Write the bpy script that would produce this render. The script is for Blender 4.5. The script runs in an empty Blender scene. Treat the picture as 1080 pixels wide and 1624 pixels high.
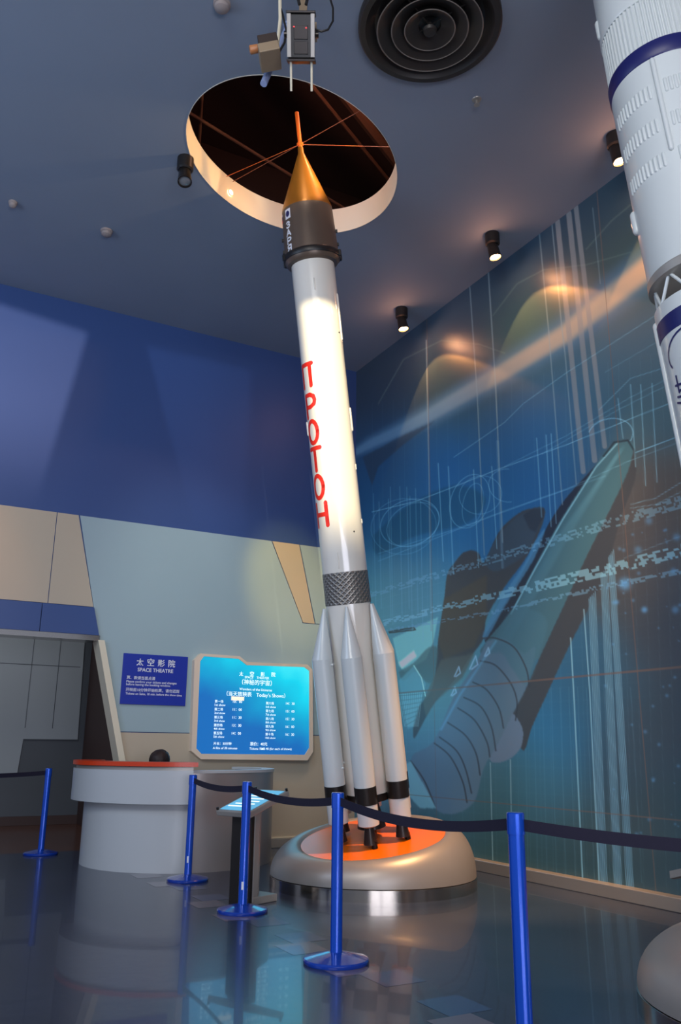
import bpy, bmesh, math, random
import numpy as np
from mathutils import Vector, Matrix
random.seed(7)
PI = math.pi
SC = bpy.context.scene
COL = SC.collection

# ------------------------------------------------------------------ camera
H = 1.28; F = 1333.; CX, CY = 540, 812
pitch = math.atan(374/1333.); roll = math.atan(34/3309.); head = math.radians(28.55)
Fv = Vector((math.sin(head)*math.cos(pitch), math.cos(head)*math.cos(pitch), math.sin(pitch)))
R0 = Vector((math.cos(head), -math.sin(head), 0)); U0 = R0.cross(Fv)
Rv = R0*math.cos(roll)+U0*math.sin(roll); Uv = -R0*math.sin(roll)+U0*math.cos(roll)
CAM = Vector((0, 0, H))
cd = bpy.data.cameras.new('camera'); cam = bpy.data.objects.new('camera', cd); COL.objects.link(cam)
m3 = Matrix((Rv, Uv, -Fv)).transposed()
cam.matrix_world = Matrix.Translation(CAM) @ m3.to_4x4()
cd.sensor_fit = 'VERTICAL'; cd.sensor_height = 24.; cd.lens = 24.*F/1624.; cd.clip_end = 200; cd.clip_start = .05
SC.camera = cam

# ------------------------------------------------------------------ world, exposure, broad light
SC.view_settings.view_transform = 'Standard'; SC.view_settings.look = 'None'
SC.view_settings.gamma = 1; SC.view_settings.use_curve_mapping = False
SC.view_settings.exposure = 0.45
W = bpy.data.worlds.new('world'); SC.world = W; W.use_nodes = True
W.node_tree.nodes['Background'].inputs[0].default_value = (.50, .58, .78, 1)
W.node_tree.nodes['Background'].inputs[1].default_value = .42

def lamp(kind, loc, target, energy, color, **kw):
    l = bpy.data.lights.new('scene_light', kind); l.energy = energy; l.color = color
    for k, v in kw.items(): setattr(l, k, v)
    o = bpy.data.objects.new('scene_light', l); COL.objects.link(o); o.location = loc
    o.rotation_euler = (Vector(target)-Vector(loc)).to_track_quat('-Z', 'Y').to_euler()
    return o
# fill lights added behind and left of the view, then the hall's spots
lamp('AREA', (-2.5, -1.0, 6.3), (3.5, 7.5, 2.6), 200, (1., .97, .92), shape='RECTANGLE', size=4, size_y=2)
lamp('AREA', (-3.5, 6.0, 4.5), (4.5, 8.5, 2.0), 95, (.55, .72, 1.), shape='RECTANGLE', size=3, size_y=3)
lamp('AREA', (0, -4.5, 1.6), (3.2, 6.5, 7.1), 260, (.85, .86, 1.), shape='RECTANGLE', size=6, size_y=2)
lamp('SPOT', (3.9, 7.2, 6.9), (5.12, 10.87, 3.55), 480, (1., .64, .12), spot_size=math.radians(20), spot_blend=.8, shadow_soft_size=.08)
lamp('SPOT', (-.6, 7.4, 6.9), (.6, 10.87, 3.5), 150, (1., .5, .2), spot_size=math.radians(24), spot_blend=.9, shadow_soft_size=.08)
lamp('SPOT', (2.6, 7.6, 6.9), (3.9, 10.87, 2.8), 200, (.95, .98, .92), spot_size=math.radians(46), spot_blend=1., shadow_soft_size=.3)  # soft fill added for the light blue wall
lamp('SPOT', (5.9, 8.6, 6.9), (5.2, 10.87, .8), 170, (1., .85, .6), spot_size=math.radians(34), spot_blend=1., shadow_soft_size=.3)
def masked_spot(loc, target, energy, color, size, pts, soft):
    """spot with an added node mask cutting the beam to the polygon pts (world points on the lit wall)"""
    o = lamp('SPOT', loc, target, energy, color, spot_size=math.radians(size), spot_blend=.1, shadow_soft_size=.0)
    rot = o.rotation_euler.to_matrix().inverted(); q = []
    for p in pts: d = rot @ (Vector(p)-Vector(loc)); q.append((d.x/-d.z, d.y/-d.z))
    l = o.data; l.use_nodes = True; nt = l.node_tree; em = nt.nodes['Emission']
    tc = nt.nodes.new('ShaderNodeTexCoord'); sp = nt.nodes.new('ShaderNodeSeparateXYZ'); nt.links.new(tc.outputs['Normal'], sp.inputs[0])
    def M_(op, a, b):
        n = nt.nodes.new('ShaderNodeMath'); n.operation = op
        for k, v in ((0, a), (1, b)):
            if isinstance(v, (int, float)): n.inputs[k].default_value = v
            else: nt.links.new(v, n.inputs[k])
        return n.outputs[0]
    z = M_('ABSOLUTE', sp.outputs[2], 0.); u = M_('DIVIDE', sp.outputs[0], z); v = M_('DIVIDE', sp.outputs[1], z)
    cx = sum(a for a, _ in q)/4; cy = sum(b for _, b in q)/4; acc = None
    for k, ((x0, y0), (x1, y1)) in enumerate(zip(q, q[1:]+q[:1])):
        nx, ny = -(y1-y0), x1-x0; L = math.hypot(nx, ny); nx /= L; ny /= L
        if (cx-x0)*nx+(cy-y0)*ny < 0: nx, ny = -nx, -ny
        d = M_('ADD', M_('ADD', M_('MULTIPLY', u, nx), M_('MULTIPLY', v, ny)), -(x0*nx+y0*ny))
        m = nt.nodes.new('ShaderNodeMapRange'); m.interpolation_type = 'SMOOTHSTEP'; m.inputs[1].default_value = -soft[k]; m.inputs[2].default_value = soft[k]
        nt.links.new(d, m.inputs[0]); acc = m.outputs[0] if acc is None else M_('MULTIPLY', acc, m.outputs[0])
    nt.links.new(acc, em.inputs['Strength'])
AX0, AXN = Vector((4.476, 7.502, .448)), Vector((-.1803, -.0924, .9793))
def side(h, w): p = AX0+AXN*h; return tuple(p+Vector((.90, -.44, 0))*w)
masked_spot((1.1, .6, 6.2), (4.02, 7.27, 4.22), 3000, (1., .82, .50), 32, [side(5.27, -.212), side(5.27, .23), side(2.9, .23), side(2.9, -.212)], (.010, .006, .035, .006))
masked_spot((-2.2, 4.5, 4.2), (.8, 10.87, 5.6), 2200, (1., .62, .45), 40, [(-1.2, 10.87, 7.05), (1.93, 10.87, 6.74), (1.62, 10.87, 4.9), (-1.2, 10.87, 4.9)], (.01, .008, .12, .01))  # spot added to draw the pale patch on the blue wall
masked_spot((-2.2, 4.5, 4.2), (3.5, 10.87, 5.6), 420, (.9, .9, 1.), 50, [(2.75, 10.87, 6.75), (4.35, 10.87, 6.75), (4.35, 10.87, 5.), (3.35, 10.87, 5.)], (.01, .008, .2, .006))  # second added spot, for the fainter patch beside it
lamp('SPOT', (5.5, 4.4, 6.9), (5.4, 7.0, .2), 1700, (1., .52, .22), spot_size=math.radians(32), spot_blend=.7, shadow_soft_size=.08)
lamp('SPOT', (5.5, 2.0, 6.9), (5.5, 4.6, 0), 700, (1., .62, .35), spot_size=math.radians(36), spot_blend=.8, shadow_soft_size=.08)

# ------------------------------------------------------------------ pixel -> place helpers (photo frame 1080x1624)
def ray(x, y): return (Fv + Rv*((x-CX)/F) + Uv*((CY-y)/F)).normalized()
def on(x, y, ax, v):
    d = ray(x, y); return CAM + d*((v-CAM[ax])/d[ax])
def proj(p):
    d = Vector(p)-CAM; z = d.dot(Fv); return (CX+F*d.dot(Rv)/z, CY-F*d.dot(Uv)/z)
XR, YB, ZC = 6.18, 10.87, 7.15

# ------------------------------------------------------------------ materials
def lin(c): return tuple(((v/255)/12.92 if v/255 <= .04045 else ((v/255+.055)/1.055)**2.4) for v in c)
def mat(name, c, rough=.5, metal=0., emit=None, es=0., coat=0., noise=None, bump=None, alpha=None, spec=None):
    m = bpy.data.materials.new(name); m.use_nodes = True; nt = m.node_tree; b = nt.nodes['Principled BSDF']
    col = (*lin(c), 1); b.inputs['Base Color'].default_value = col
    b.inputs['Roughness'].default_value = rough; b.inputs['Metallic'].default_value = metal
    b.inputs['Coat Weight'].default_value = coat
    if spec is not None: b.inputs['Specular IOR Level'].default_value = spec
    if emit: b.inputs['Emission Color'].default_value = (*lin(emit), 1); b.inputs['Emission Strength'].default_value = es
    tc = nt.nodes.new('ShaderNodeTexCoord')
    if noise:
        sc, amt = noise
        n = nt.nodes.new('ShaderNodeTexNoise'); n.inputs['Scale'].default_value = sc; n.inputs['Detail'].default_value = 4
        nt.links.new(tc.outputs['Object'], n.inputs['Vector'])
        r = nt.nodes.new('ShaderNodeMapRange'); r.inputs[3].default_value = 1-amt; r.inputs[4].default_value = 1+amt
        nt.links.new(n.outputs[0], r.inputs[0])
        mx = nt.nodes.new('ShaderNodeVectorMath'); mx.operation = 'SCALE'; mx.inputs[0].default_value = col[:3]
        nt.links.new(r.outputs[0], mx.inputs['Scale']); nt.links.new(mx.outputs[0], b.inputs['Base Color'])
    if bump:
        sc, st, d = bump
        n = nt.nodes.new('ShaderNodeTexNoise'); n.inputs['Scale'].default_value = sc; n.inputs['Detail'].default_value = 3
        nt.links.new(tc.outputs['Object'], n.inputs['Vector'])
        bp = nt.nodes.new('ShaderNodeBump'); bp.inputs['Strength'].default_value = st; bp.inputs['Distance'].default_value = d
        nt.links.new(n.outputs[0], bp.inputs['Height']); nt.links.new(bp.outputs[0], b.inputs['Normal'])
    return m

M = {}
M['ceil'] = mat('ceiling_paint', (136, 148, 165), .75, noise=(1.2, .05))
M['blue_wall'] = mat('blue_wall_panel', (52, 80, 136), .42, noise=(.8, .05))
M['light_blue'] = mat('light_blue_panel', (158, 180, 186), .42, noise=(.9, .04))
M['beige'] = mat('beige_panel', (190, 176, 154), .45, noise=(1., .03))
M['cream'] = mat('cream_edge', (225, 215, 190), .35)
M['lip'] = mat('opening_rim_paint', (226, 218, 200), .6)
M['steel'] = mat('brushed_steel', (170, 162, 152), .34, .45, bump=(30, .05, .002))
M['steel_soft'] = mat('satin_metal_paint', (164, 160, 154), .40, .4, noise=(3, .05))
M['chrome'] = mat('polished_steel', (190, 182, 172), .14, 1.)
M['white'] = mat('rocket_white_gloss', (226, 222, 212), .22, coat=.6)
M['white2'] = mat('rocket_white_satin', (205, 212, 212), .3, coat=.3)
M['black'] = mat('black_paint', (26, 24, 24), .4)
M['charcoal'] = mat('charcoal_metal', (52, 48, 46), .32, .6)
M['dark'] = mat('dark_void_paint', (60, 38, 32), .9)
M['beam'] = mat('beam_paint', (110, 70, 50), .7)
M['orange'] = mat('orange_acrylic', (255, 122, 6), .3)
M['orange_top'] = mat('orange_counter_laminate', (214, 62, 18), .3)
M['post'] = mat('blue_post_enamel', (16, 82, 205), .2, .35, coat=.6)
M['postbase'] = mat('blue_base_enamel', (16, 58, 160), .2, coat=.6)
M['belt'] = mat('navy_belt_webbing', (15, 10, 38), .8, bump=(300, .3, .002))
M['red'] = mat('red_lettering', (222, 40, 14), .4)
M['navy'] = mat('navy_band', (22, 26, 92), .4)
M['counter'] = mat('white_counter_laminate', (190, 194, 196), .35, coat=.2)
M['grey_ctr'] = mat('grey_metal_counter', (168, 160, 156), .3, .5)
M['sign_blue'] = mat('sign_blue', (10, 44, 160), .5)
M['sign_white'] = mat('sign_white', (225, 228, 235), .5)
M['grey_panel'] = mat('corridor_grey_panel', (150, 158, 164), .5, noise=(1, .04))
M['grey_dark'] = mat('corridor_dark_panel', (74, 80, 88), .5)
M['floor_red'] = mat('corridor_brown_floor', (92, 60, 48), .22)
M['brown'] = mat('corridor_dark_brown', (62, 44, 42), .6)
M['skin'] = mat('skin', (205, 150, 125), .5)
M['hair'] = mat('dark_brown_hair', (36, 20, 18), .55, bump=(90, .6, .004))
M['shirt'] = mat('navy_shirt', (40, 46, 80), .8)
M['trouser'] = mat('dark_trousers', (30, 30, 36), .8)
M['lens'] = mat('lamp_lens', (255, 210, 150), .2, emit=(255, 206, 130), es=26.)
M['detector'] = mat('detector_plastic', (150, 140, 138), .6)
M['wire'] = mat('dim_wire', (150, 80, 50), .5)
M['lens_off'] = mat('unlit_lens', (120, 125, 130), .1)
M['lip_glint'] = mat('rim_glint_glow', (255, 230, 180), .2, emit=(255, 226, 170), es=14.)  # glow standing for a bright reflection on the rim
M['sign_glow'] = mat('info_panel_glow', (90, 160, 190), .3, emit=(90, 180, 225), es=.5)
M['led_red'] = mat('red_indicator', (200, 60, 70), .4, emit=(230, 90, 90), es=.6)
M['camera_beige'] = mat('camera_housing', (150, 130, 105), .5)
M['camera_dark'] = mat('camera_cover', (60, 48, 42), .5)
M['pipe_blue'] = mat('pale_blue_pipe', (150, 165, 205), .4)
M['louver'] = mat('diffuser_black', (50, 46, 43), .45, .2)
M['gold'] = mat('gold_shroud', (150, 98, 34), .34, .45, noise=(4, .08))
M['zarya'] = mat('dark_bronze_hull', (104, 88, 76), .34, .35, noise=(6, .08))
M['rod_orange'] = mat('orange_lit_mast', (236, 110, 40), .35, .2)  # warm light on the mast put into its colour

# diamond plate band
def plate():
    m = mat('diamond_plate', (150, 146, 140), .34, .7); nt = m.node_tree; b = nt.nodes['Principled BSDF']
    tc = nt.nodes.new('ShaderNodeTexCoord'); sp = nt.nodes.new('ShaderNodeSeparateXYZ'); nt.links.new(tc.outputs['Object'], sp.inputs[0])
    at = nt.nodes.new('ShaderNodeMath'); at.operation = 'ARCTAN2'; nt.links.new(sp.outputs[1], at.inputs[0]); nt.links.new(sp.outputs[0], at.inputs[1])
    outs = []
    for s in (1, -1):
        a = nt.nodes.new('ShaderNodeMath'); a.operation = 'MULTIPLY'; a.inputs[1].default_value = 24*s; nt.links.new(at.outputs[0], a.inputs[0])
        z = nt.nodes.new('ShaderNodeMath'); z.operation = 'MULTIPLY_ADD'; z.inputs[1].default_value = 120; nt.links.new(sp.outputs[2], z.inputs[0]); nt.links.new(a.outputs[0], z.inputs[2])
        q = nt.nodes.new('ShaderNodeMath'); q.operation = 'SINE'; nt.links.new(z.outputs[0], q.inputs[0]); outs.append(q)
    mx = nt.nodes.new('ShaderNodeMath'); mx.operation = 'MAXIMUM'; nt.links.new(outs[0].outputs[0], mx.inputs[0]); nt.links.new(outs[1].outputs[0], mx.inputs[1])
    bp = nt.nodes.new('ShaderNodeBump'); bp.inputs['Strength'].default_value = .8; bp.inputs['Distance'].default_value = .006
    nt.links.new(mx.outputs[0], bp.inputs['Height']); nt.links.new(bp.outputs[0], b.inputs['Normal'])
    return m
M['plate'] = plate()

# polished floor with faint square tiling
def floor_mat(name, c, rough):
    m = mat(name, c, rough, coat=.25); nt = m.node_tree; b = nt.nodes['Principled BSDF']
    tc = nt.nodes.new('ShaderNodeTexCoord')
    br = nt.nodes.new('ShaderNodeTexBrick'); br.offset = 0; br.inputs['Scale'].default_value = 1
    br.inputs['Brick Width'].default_value = .6; br.inputs['Row Height'].default_value = .6; br.inputs['Mortar Size'].default_value = .003
    a = lin(c)
    br.inputs['Color1'].default_value = (*[v*1.08 for v in a], 1); br.inputs['Color2'].default_value = (*[v*.92 for v in a], 1)
    br.inputs['Mortar'].default_value = (*[v*.7 for v in a], 1)
    nt.links.new(tc.outputs['Object'], br.inputs['Vector'])
    n = nt.nodes.new('ShaderNodeTexNoise'); n.inputs['Scale'].default_value = 60; n.inputs['Detail'].default_value = 6
    nt.links.new(tc.outputs['Object'], n.inputs['Vector'])
    r = nt.nodes.new('ShaderNodeMapRange'); r.inputs[1].default_value = .3; r.inputs[2].default_value = .7; r.inputs[3].default_value = .8; r.inputs[4].default_value = 1.2
    nt.links.new(n.outputs[0], r.inputs[0])
    mx = nt.nodes.new('ShaderNodeVectorMath'); mx.operation = 'SCALE'
    nt.links.new(br.outputs[0], mx.inputs[0]); nt.links.new(r.outputs[0], mx.inputs['Scale']); nt.links.new(mx.outputs[0], b.inputs['Base Color'])
    n2 = nt.nodes.new('ShaderNodeTexNoise'); n2.inputs['Scale'].default_value = 9; nt.links.new(tc.outputs['Object'], n2.inputs['Vector'])
    bp = nt.nodes.new('ShaderNodeBump'); bp.inputs['Strength'].default_value = .12; bp.inputs['Distance'].default_value = .01
    nt.links.new(n2.outputs[0], bp.inputs['Height']); nt.links.new(bp.outputs[0], b.inputs['Normal'])
    return m
M['floor'] = floor_mat('polished_floor', (46, 56, 76), .27)
M['tile_grey'] = mat('grey_floor_tile', (104, 100, 112), .2, coat=.25)
M['tile_blue'] = mat('blue_floor_tile', (58, 78, 112), .2, coat=.25)

# ------------------------------------------------------------------ mesh helpers
def obj(name, bm, m, parent=None, smooth=False, mods=None):
    me = bpy.data.meshes.new(name); bmesh.ops.recalc_face_normals(bm, faces=bm.faces[:])
    if smooth:
        for f in bm.faces: f.smooth = True
        for e in bm.edges:
            if len(e.link_faces) == 2 and e.calc_face_angle(0) > math.radians(35): e.smooth = False
    bm.to_mesh(me); bm.free()
    for mm in (m if isinstance(m, (list, tuple)) else [m]): me.materials.append(mm)
    o = bpy.data.objects.new(name, me); COL.objects.link(o)
    if parent: o.parent = parent
    return o
def empty(name, loc=(0, 0, 0), mtx=None):
    o = bpy.data.objects.new(name, None); COL.objects.link(o); o.empty_display_size = .2
    if mtx is not None: o.matrix_world = mtx
    else: o.location = loc
    return o
def tag(o, label, cat, group=None):
    o['label'] = label; o['category'] = cat
    if group: o['group'] = group
    return o
def struct(o, label=None):
    o['kind'] = 'structure'
    if label: o['label'] = label; 
    return o
def NB(): return bmesh.new()
def box(bm, lo, hi, mi=0, mtx=None, bev=0):
    vs = [bm.verts.new(Vector((x, y, z))) for x in (lo[0], hi[0]) for y in (lo[1], hi[1]) for z in (lo[2], hi[2])]
    fs = [bm.faces.new([vs[i] for i in q]) for q in ((0, 1, 3, 2), (4, 6, 7, 5), (0, 4, 5, 1), (2, 3, 7, 6), (0, 2, 6, 4), (1, 5, 7, 3))]
    for f in fs: f.material_index = mi
    if bev:
        es = list({e for f in fs for e in f.edges})
        r = bmesh.ops.bevel(bm, geom=es, offset=bev, segments=2, affect='EDGES', profile=.5)
        vs = list({v for f in r['faces'] for v in f.verts} | {v for v in vs if v.is_valid})
    if mtx is not None:
        for v in vs: v.co = mtx @ v.co
def prism(bm, pts, off, mi=0):
    """closed polygon pts (3D) extruded by vector off"""
    off = Vector(off); a = [bm.verts.new(Vector(p)) for p in pts]; b = [bm.verts.new(Vector(p)+off) for p in pts]; n = len(a)
    fs = [bm.faces.new(a), bm.faces.new(b[::-1])]+[bm.faces.new((a[i], a[(i+1) % n], b[(i+1) % n], b[i])) for i in range(n)]
    for f in fs: f.material_index = mi
def lathe(bm, prof, seg=64, mtx=None, mi=0, cap=True, a0=0., a1=2*PI):
    full = abs(a1-a0-2*PI) < 1e-6; n = seg if full else seg+1; rings = []
    for r, z in prof:
        if r < 1e-6: v = bm.verts.new((0, 0, z)); rings.append([v]*n)
        else: rings.append([bm.verts.new((r*math.cos(a0+(a1-a0)*i/seg), r*math.sin(a0+(a1-a0)*i/seg), z)) for i in range(n)])
    for A, B in zip(rings, rings[1:]):
        for i in range(seg):
            j = (i+1) % n; q = []
            for v in (A[i], A[j], B[j], B[i]):
                if v not in q: q.append(v)
            if len(q) > 2:
                try: bm.faces.new(q).material_index = mi
                except ValueError: pass
    if cap and full:
        for rr in (rings[0], rings[-1]):
            if len(set(rr)) > 2: bm.faces.new(rr).material_index = mi
    if mtx is not None:
        for v in {v for r in rings for v in r}: v.co = mtx @ v.co
def tube(bm, pts, r, seg=10, mi=0, taper=None):
    pts = [Vector(p) for p in pts]; rings = []; up = None
    for i, p in enumerate(pts):
        t = (pts[min(i+1, len(pts)-1)]-pts[max(i-1, 0)]).normalized()
        if up is None: up = Vector((0, 0, 1)) if abs(t.z) < .9 else Vector((1, 0, 0))
        s = t.cross(up).normalized(); up = s.cross(t).normalized()
        rr = r if taper is None else r*taper[i]
        rings.append([bm.verts.new(p+(s*math.cos(a)+up*math.sin(a))*rr) for a in [2*PI*k/seg for k in range(seg)]])
    for A, B in zip(rings, rings[1:]):
        for k in range(seg): bm.faces.new((A[k], A[(k+1) % seg], B[(k+1) % seg], B[k])).material_index = mi
    bm.faces.new(rings[0][::-1]).material_index = mi; bm.faces.new(rings[-1]).material_index = mi
def ball(bm, c, r, mi=0, sc=(1, 1, 1), seg=20):
    mt = Matrix.Translation(Vector(c)) @ Matrix.Diagonal((r*sc[0], r*sc[1], r*sc[2], 1))
    before = set(bm.faces)
    bmesh.ops.create_uvsphere(bm, u_segments=seg, v_segments=seg//2, radius=1, matrix=mt)
    for f in set(bm.faces)-before: f.material_index = mi
def frame_mtx(o, z, xdir):
    z = Vector(z).normalized(); x = Vector(xdir); x = (x-z*x.dot(z)).normalized(); y = z.cross(x)
    return Matrix.Translation(Vector(o)) @ Matrix((x, y, z)).transposed().to_4x4()

# text (bundled fonts only): returns list of (verts, faces)
def text_mesh(s, size, bold=0., sx=1.):
    cu = bpy.data.curves.new('lettering', 'FONT'); cu.body = s; cu.size = size; cu.align_x = 'LEFT'; cu.offset = bold; cu.resolution_u = 3
    o = bpy.data.objects.new('lettering', cu); COL.objects.link(o)
    bpy.context.view_layer.update()
    me = bpy.data.meshes.new_from_object(o.evaluated_get(bpy.context.evaluated_depsgraph_get()))
    V = [(v.co.x*sx, v.co.y) for v in me.vertices]; P = [list(p.vertices) for p in me.polygons]
    bpy.data.objects.remove(o); bpy.data.curves.remove(cu); bpy.data.meshes.remove(me)
    return V, P
def put_text(bm, s, size, x, y, fn, width=None, align='L', bold=0., mi=0):
    V, P = text_mesh(s, size, bold)
    if not V: return
    x0 = min(v[0] for v in V); x1 = max(v[0] for v in V); k = 1. if width is None else width/(x1-x0)
    w = (x1-x0)*k; ox = x if align == 'L' else (x-w/2)
    vs = [bm.verts.new(fn(ox+(a-x0)*k, y+b*k)) for a, b in V]
    for p in P:
        try: bm.faces.new([vs[i] for i in p]).material_index = mi
        except ValueError: pass

# ------------------------------------------------------------------ SETTING
# floor with a strip of inlaid tiles
bm = NB(); box(bm, (-9, -7, -.12), (XR+.3, 11.55, 0))
for i in range(34):
    y = 3.55+i*.3
    if i % 3 == 2: continue
    x0 = 2.60 if i % 2 == 0 else 2.74; w = .27
    if y > 9: break
    vs = [bm.verts.new(p) for p in ((x0, y, .0008), (x0+w, y, .0008), (x0+w, y+.3, .0008), (x0, y+.3, .0008))]
    bm.faces.new(vs).material_index = 1 if i % 2 == 0 else 2
struct(obj('floor', bm, [M['floor'], M['tile_grey'], M['tile_blue']]))
bm = NB(); box(bm, (-9, 11.55, -.12), (4.2, 16.2, -.002))
struct(obj('floor', bm, M['floor_red']))

# ceiling with the oval opening
HC = Vector((3.13, 6.82)); HA, HB = 1.28, 1.0; HX = Vector((.856, .517))
def hole(a, k=1.):
    u = HX*(HA*math.cos(a)*k)+Vector((-HX.y, HX.x))*(HB*math.sin(a)*k); return (HC.x+u.x, HC.y+u.y)
NH = 96; HT = 7.47
bm = NB()
outer = [bm.verts.new((x, y, ZC)) for x, y in ((-9, -7), (XR+.3, -7), (XR+.3, 11.2), (-9, 11.2))]
inner = [bm.verts.new((*hole(2*PI*i/NH), ZC)) for i in range(NH)]
es = [bm.edges.new((outer[i], outer[(i+1) % 4])) for i in range(4)]+[bm.edges.new((inner[i], inner[(i+1) % NH])) for i in range(NH)]
bmesh.ops.triangle_fill(bm, use_beauty=True, edges=es)
for f in [f for f in bm.faces if (f.calc_center_median().xy-HC).length < .8]: bm.faces.remove(f)
struct(obj('ceiling', bm, M['ceil']))
bm = NB()
A = [bm.verts.new((*hole(2*PI*i/NH), ZC-.004)) for i in range(NH)]; B = [bm.verts.new((*hole(2*PI*i/NH), HT)) for i in range(NH)]
A2 = [bm.verts.new((*hole(2*PI*i/NH, 1.004), ZC-.004)) for i in range(NH)]; B2 = [bm.verts.new((*hole(2*PI*i/NH, 1.004), HT)) for i in range(NH)]
for i in range(NH):
    j = (i+1) % NH
    for q in ((A[i], A[j], B[j], B[i]), (A2[i], B2[i], B2[j], A2[j]), (A[i], A2[i], A2[j], A[j]), (B[i], B[j], B2[j], B2[i])): bm.faces.new(q)
struct(obj('trim_1', bm, M['lip'], smooth=True), 'cream painted rim band lining the oval opening in the ceiling')
# dark loft above the opening
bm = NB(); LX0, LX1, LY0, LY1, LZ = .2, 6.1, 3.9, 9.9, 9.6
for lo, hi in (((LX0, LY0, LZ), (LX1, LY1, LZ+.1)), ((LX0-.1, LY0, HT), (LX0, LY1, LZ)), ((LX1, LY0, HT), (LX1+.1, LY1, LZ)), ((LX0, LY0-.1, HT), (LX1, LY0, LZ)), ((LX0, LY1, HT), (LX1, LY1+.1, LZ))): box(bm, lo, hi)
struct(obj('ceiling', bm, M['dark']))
bm = NB()
for p, q, r in (((.3, 5.2, 8.9), (6., 8.6, 8.9), .07), ((.3, 5.5, 8.9), (6., 8.9, 8.9), .025), ((.3, 9.0, 9.1), (6., 6.2, 9.1), .05), ((1.2, 4., 8.6), (3.0, 9.8, 8.6), .02), ((.3, 7.6, 8.5), (6, 9.2, 8.5), .02), ((3.6, 4., 9.2), (6., 8.0, 9.2), .09)):
    tube(bm, (p, q), r, 8)
struct(obj('trim_2', bm, M['beam']), 'reddish-brown beams and pipes in the dark space above the oval opening')

# right wall + skirting
bm = NB(); box(bm, (XR+.012, -7, -.1), (XR+.25, YB+.25, ZC))
struct(obj('wall_right', bm, mat('dark_teal_wall', (40, 62, 80), .45)))
bm = NB(); box(bm, (XR-.11, -7, 0), (XR+.012, YB, .115), bev=.008)
struct(obj('baseboard_right', bm, M['steel']))

# back wall with portal opening at the left
bm = NB()
prism(bm, [(-9, YB, 2.6), (2.43, YB, 2.6), (2.80, YB, 1.14), (3.09, YB, 0), (XR+.012, YB, 0), (XR+.012, YB, ZC), (-9, YB, ZC)], (0, .22, 0))
struct(obj('wall_back', bm, M['blue_wall']))
def panel(name, px, m, d=.012, lab=None):
    bm = NB(); prism(bm, [(x, YB-.001, z) for x, z in px], (0, -d, 0)); o = obj(name, bm, m); return struct(o, lab)
sl = lambda z: 2.43-(z-2.6)*.25     # slanted edge of the light blue field
panel('trim_3', [(sl(4.15)+.02, 4.15), (4.775, 4.15), (5.30, 3.02), (5.30, 3.0), (XR, 3.0), (XR, 1.45), (2.72, 1.45), (2.43, 2.6)], M['light_blue'], lab='light blue wall cladding behind the signs')
panel('trim_4', [(4.79, 4.15), (5.22, 4.15), (5.50, 3.01), (5.315, 3.01)], M['beige'], lab='slanted yellow-lit cladding strip beside the white rocket')
panel('trim_5', [(5.235, 4.15), (XR, 4.15), (XR, 3.01), (5.515, 3.01)], M['light_blue'], lab='light blue cladding piece by the room corner')
panel('trim_6', [(2.725, 1.44), (XR, 1.44), (XR, .13), (3.05, .13)], M['beige'], lab='beige wall cladding below the light box')
for i, (a, b) in enumerate(((-3.0, -.62), (-.61, 1.77))):
    panel('trim_%d' % (7+i), [(a, 4.15), (b, 4.15), (b, 2.98), (a, 2.98)], M['beige'])
panel('trim_9', [(1.78, 4.15), (sl(4.15), 4.15), (sl(2.98), 2.98), (1.78, 2.98)], M['beige'], lab='beige cladding panel above the portal fascia')
# blue fascia and steel soffit edge of the portal
bm = NB()
for a, b in ((-3, -.62), (-.61, 1.70), (1.71, 2.42)): prism(bm, [(a, YB-.02, 2.965), (b if b < 2.4 else sl(2.965), YB-.02, 2.965), (b if b < 2.4 else sl(2.6), YB-.02, 2.62), (a, YB-.02, 2.62)], (0, -.03, 0))
struct(obj('trim_10', bm, M['blue_wall']), 'blue fascia band over the portal')
bm = NB(); box(bm, (-3, YB-.06, 2.55), (2.44, YB+.25, 2.615))
struct(obj('trim_11', bm, M['chrome']), 'shiny metal edge under the blue fascia')
bm = NB(); prism(bm, [(2.42, YB-.07, 2.56), (2.50, YB-.07, 2.56), (2.87, YB-.07, 1.14), (3.165, YB-.07, 0), (3.085, YB-.07, 0), (2.79, YB-.07, 1.14)], (0, .30, 0))
struct(obj('trim_12', bm, M['cream']), 'cream slanted jamb of the portal')
bm = NB(); box(bm, (3.0, YB-.06, 0), (XR, YB, .115), bev=.006)
struct(obj('baseboard_back', bm, M['steel']))
bm = NB(); box(bm, (3.2, YB-.03, .117), (XR, YB-.001, .135))
struct(obj('trim_13', bm, M['cream']), 'thin cream ledge above the steel skirting')

# corridor seen through the portal
D = 15.4
def cw(px, py): p = on(px, py, 1, D); return (p.x, p.z)
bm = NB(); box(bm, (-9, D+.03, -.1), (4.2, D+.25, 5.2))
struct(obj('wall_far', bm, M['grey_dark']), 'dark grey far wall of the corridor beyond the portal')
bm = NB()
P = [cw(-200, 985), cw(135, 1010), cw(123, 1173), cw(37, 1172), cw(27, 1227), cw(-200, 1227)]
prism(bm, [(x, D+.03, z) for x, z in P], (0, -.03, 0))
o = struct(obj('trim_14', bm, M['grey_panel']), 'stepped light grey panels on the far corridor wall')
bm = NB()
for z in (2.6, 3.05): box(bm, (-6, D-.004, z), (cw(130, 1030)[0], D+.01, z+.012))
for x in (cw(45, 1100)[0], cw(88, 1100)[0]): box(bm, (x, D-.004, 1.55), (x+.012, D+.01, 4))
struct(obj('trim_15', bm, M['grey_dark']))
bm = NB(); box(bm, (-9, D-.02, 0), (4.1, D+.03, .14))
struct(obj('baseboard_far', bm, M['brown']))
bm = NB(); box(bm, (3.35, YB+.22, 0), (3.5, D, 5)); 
struct(obj('wall_corridor', bm, M['brown']), 'dark side wall of the corridor')
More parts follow.
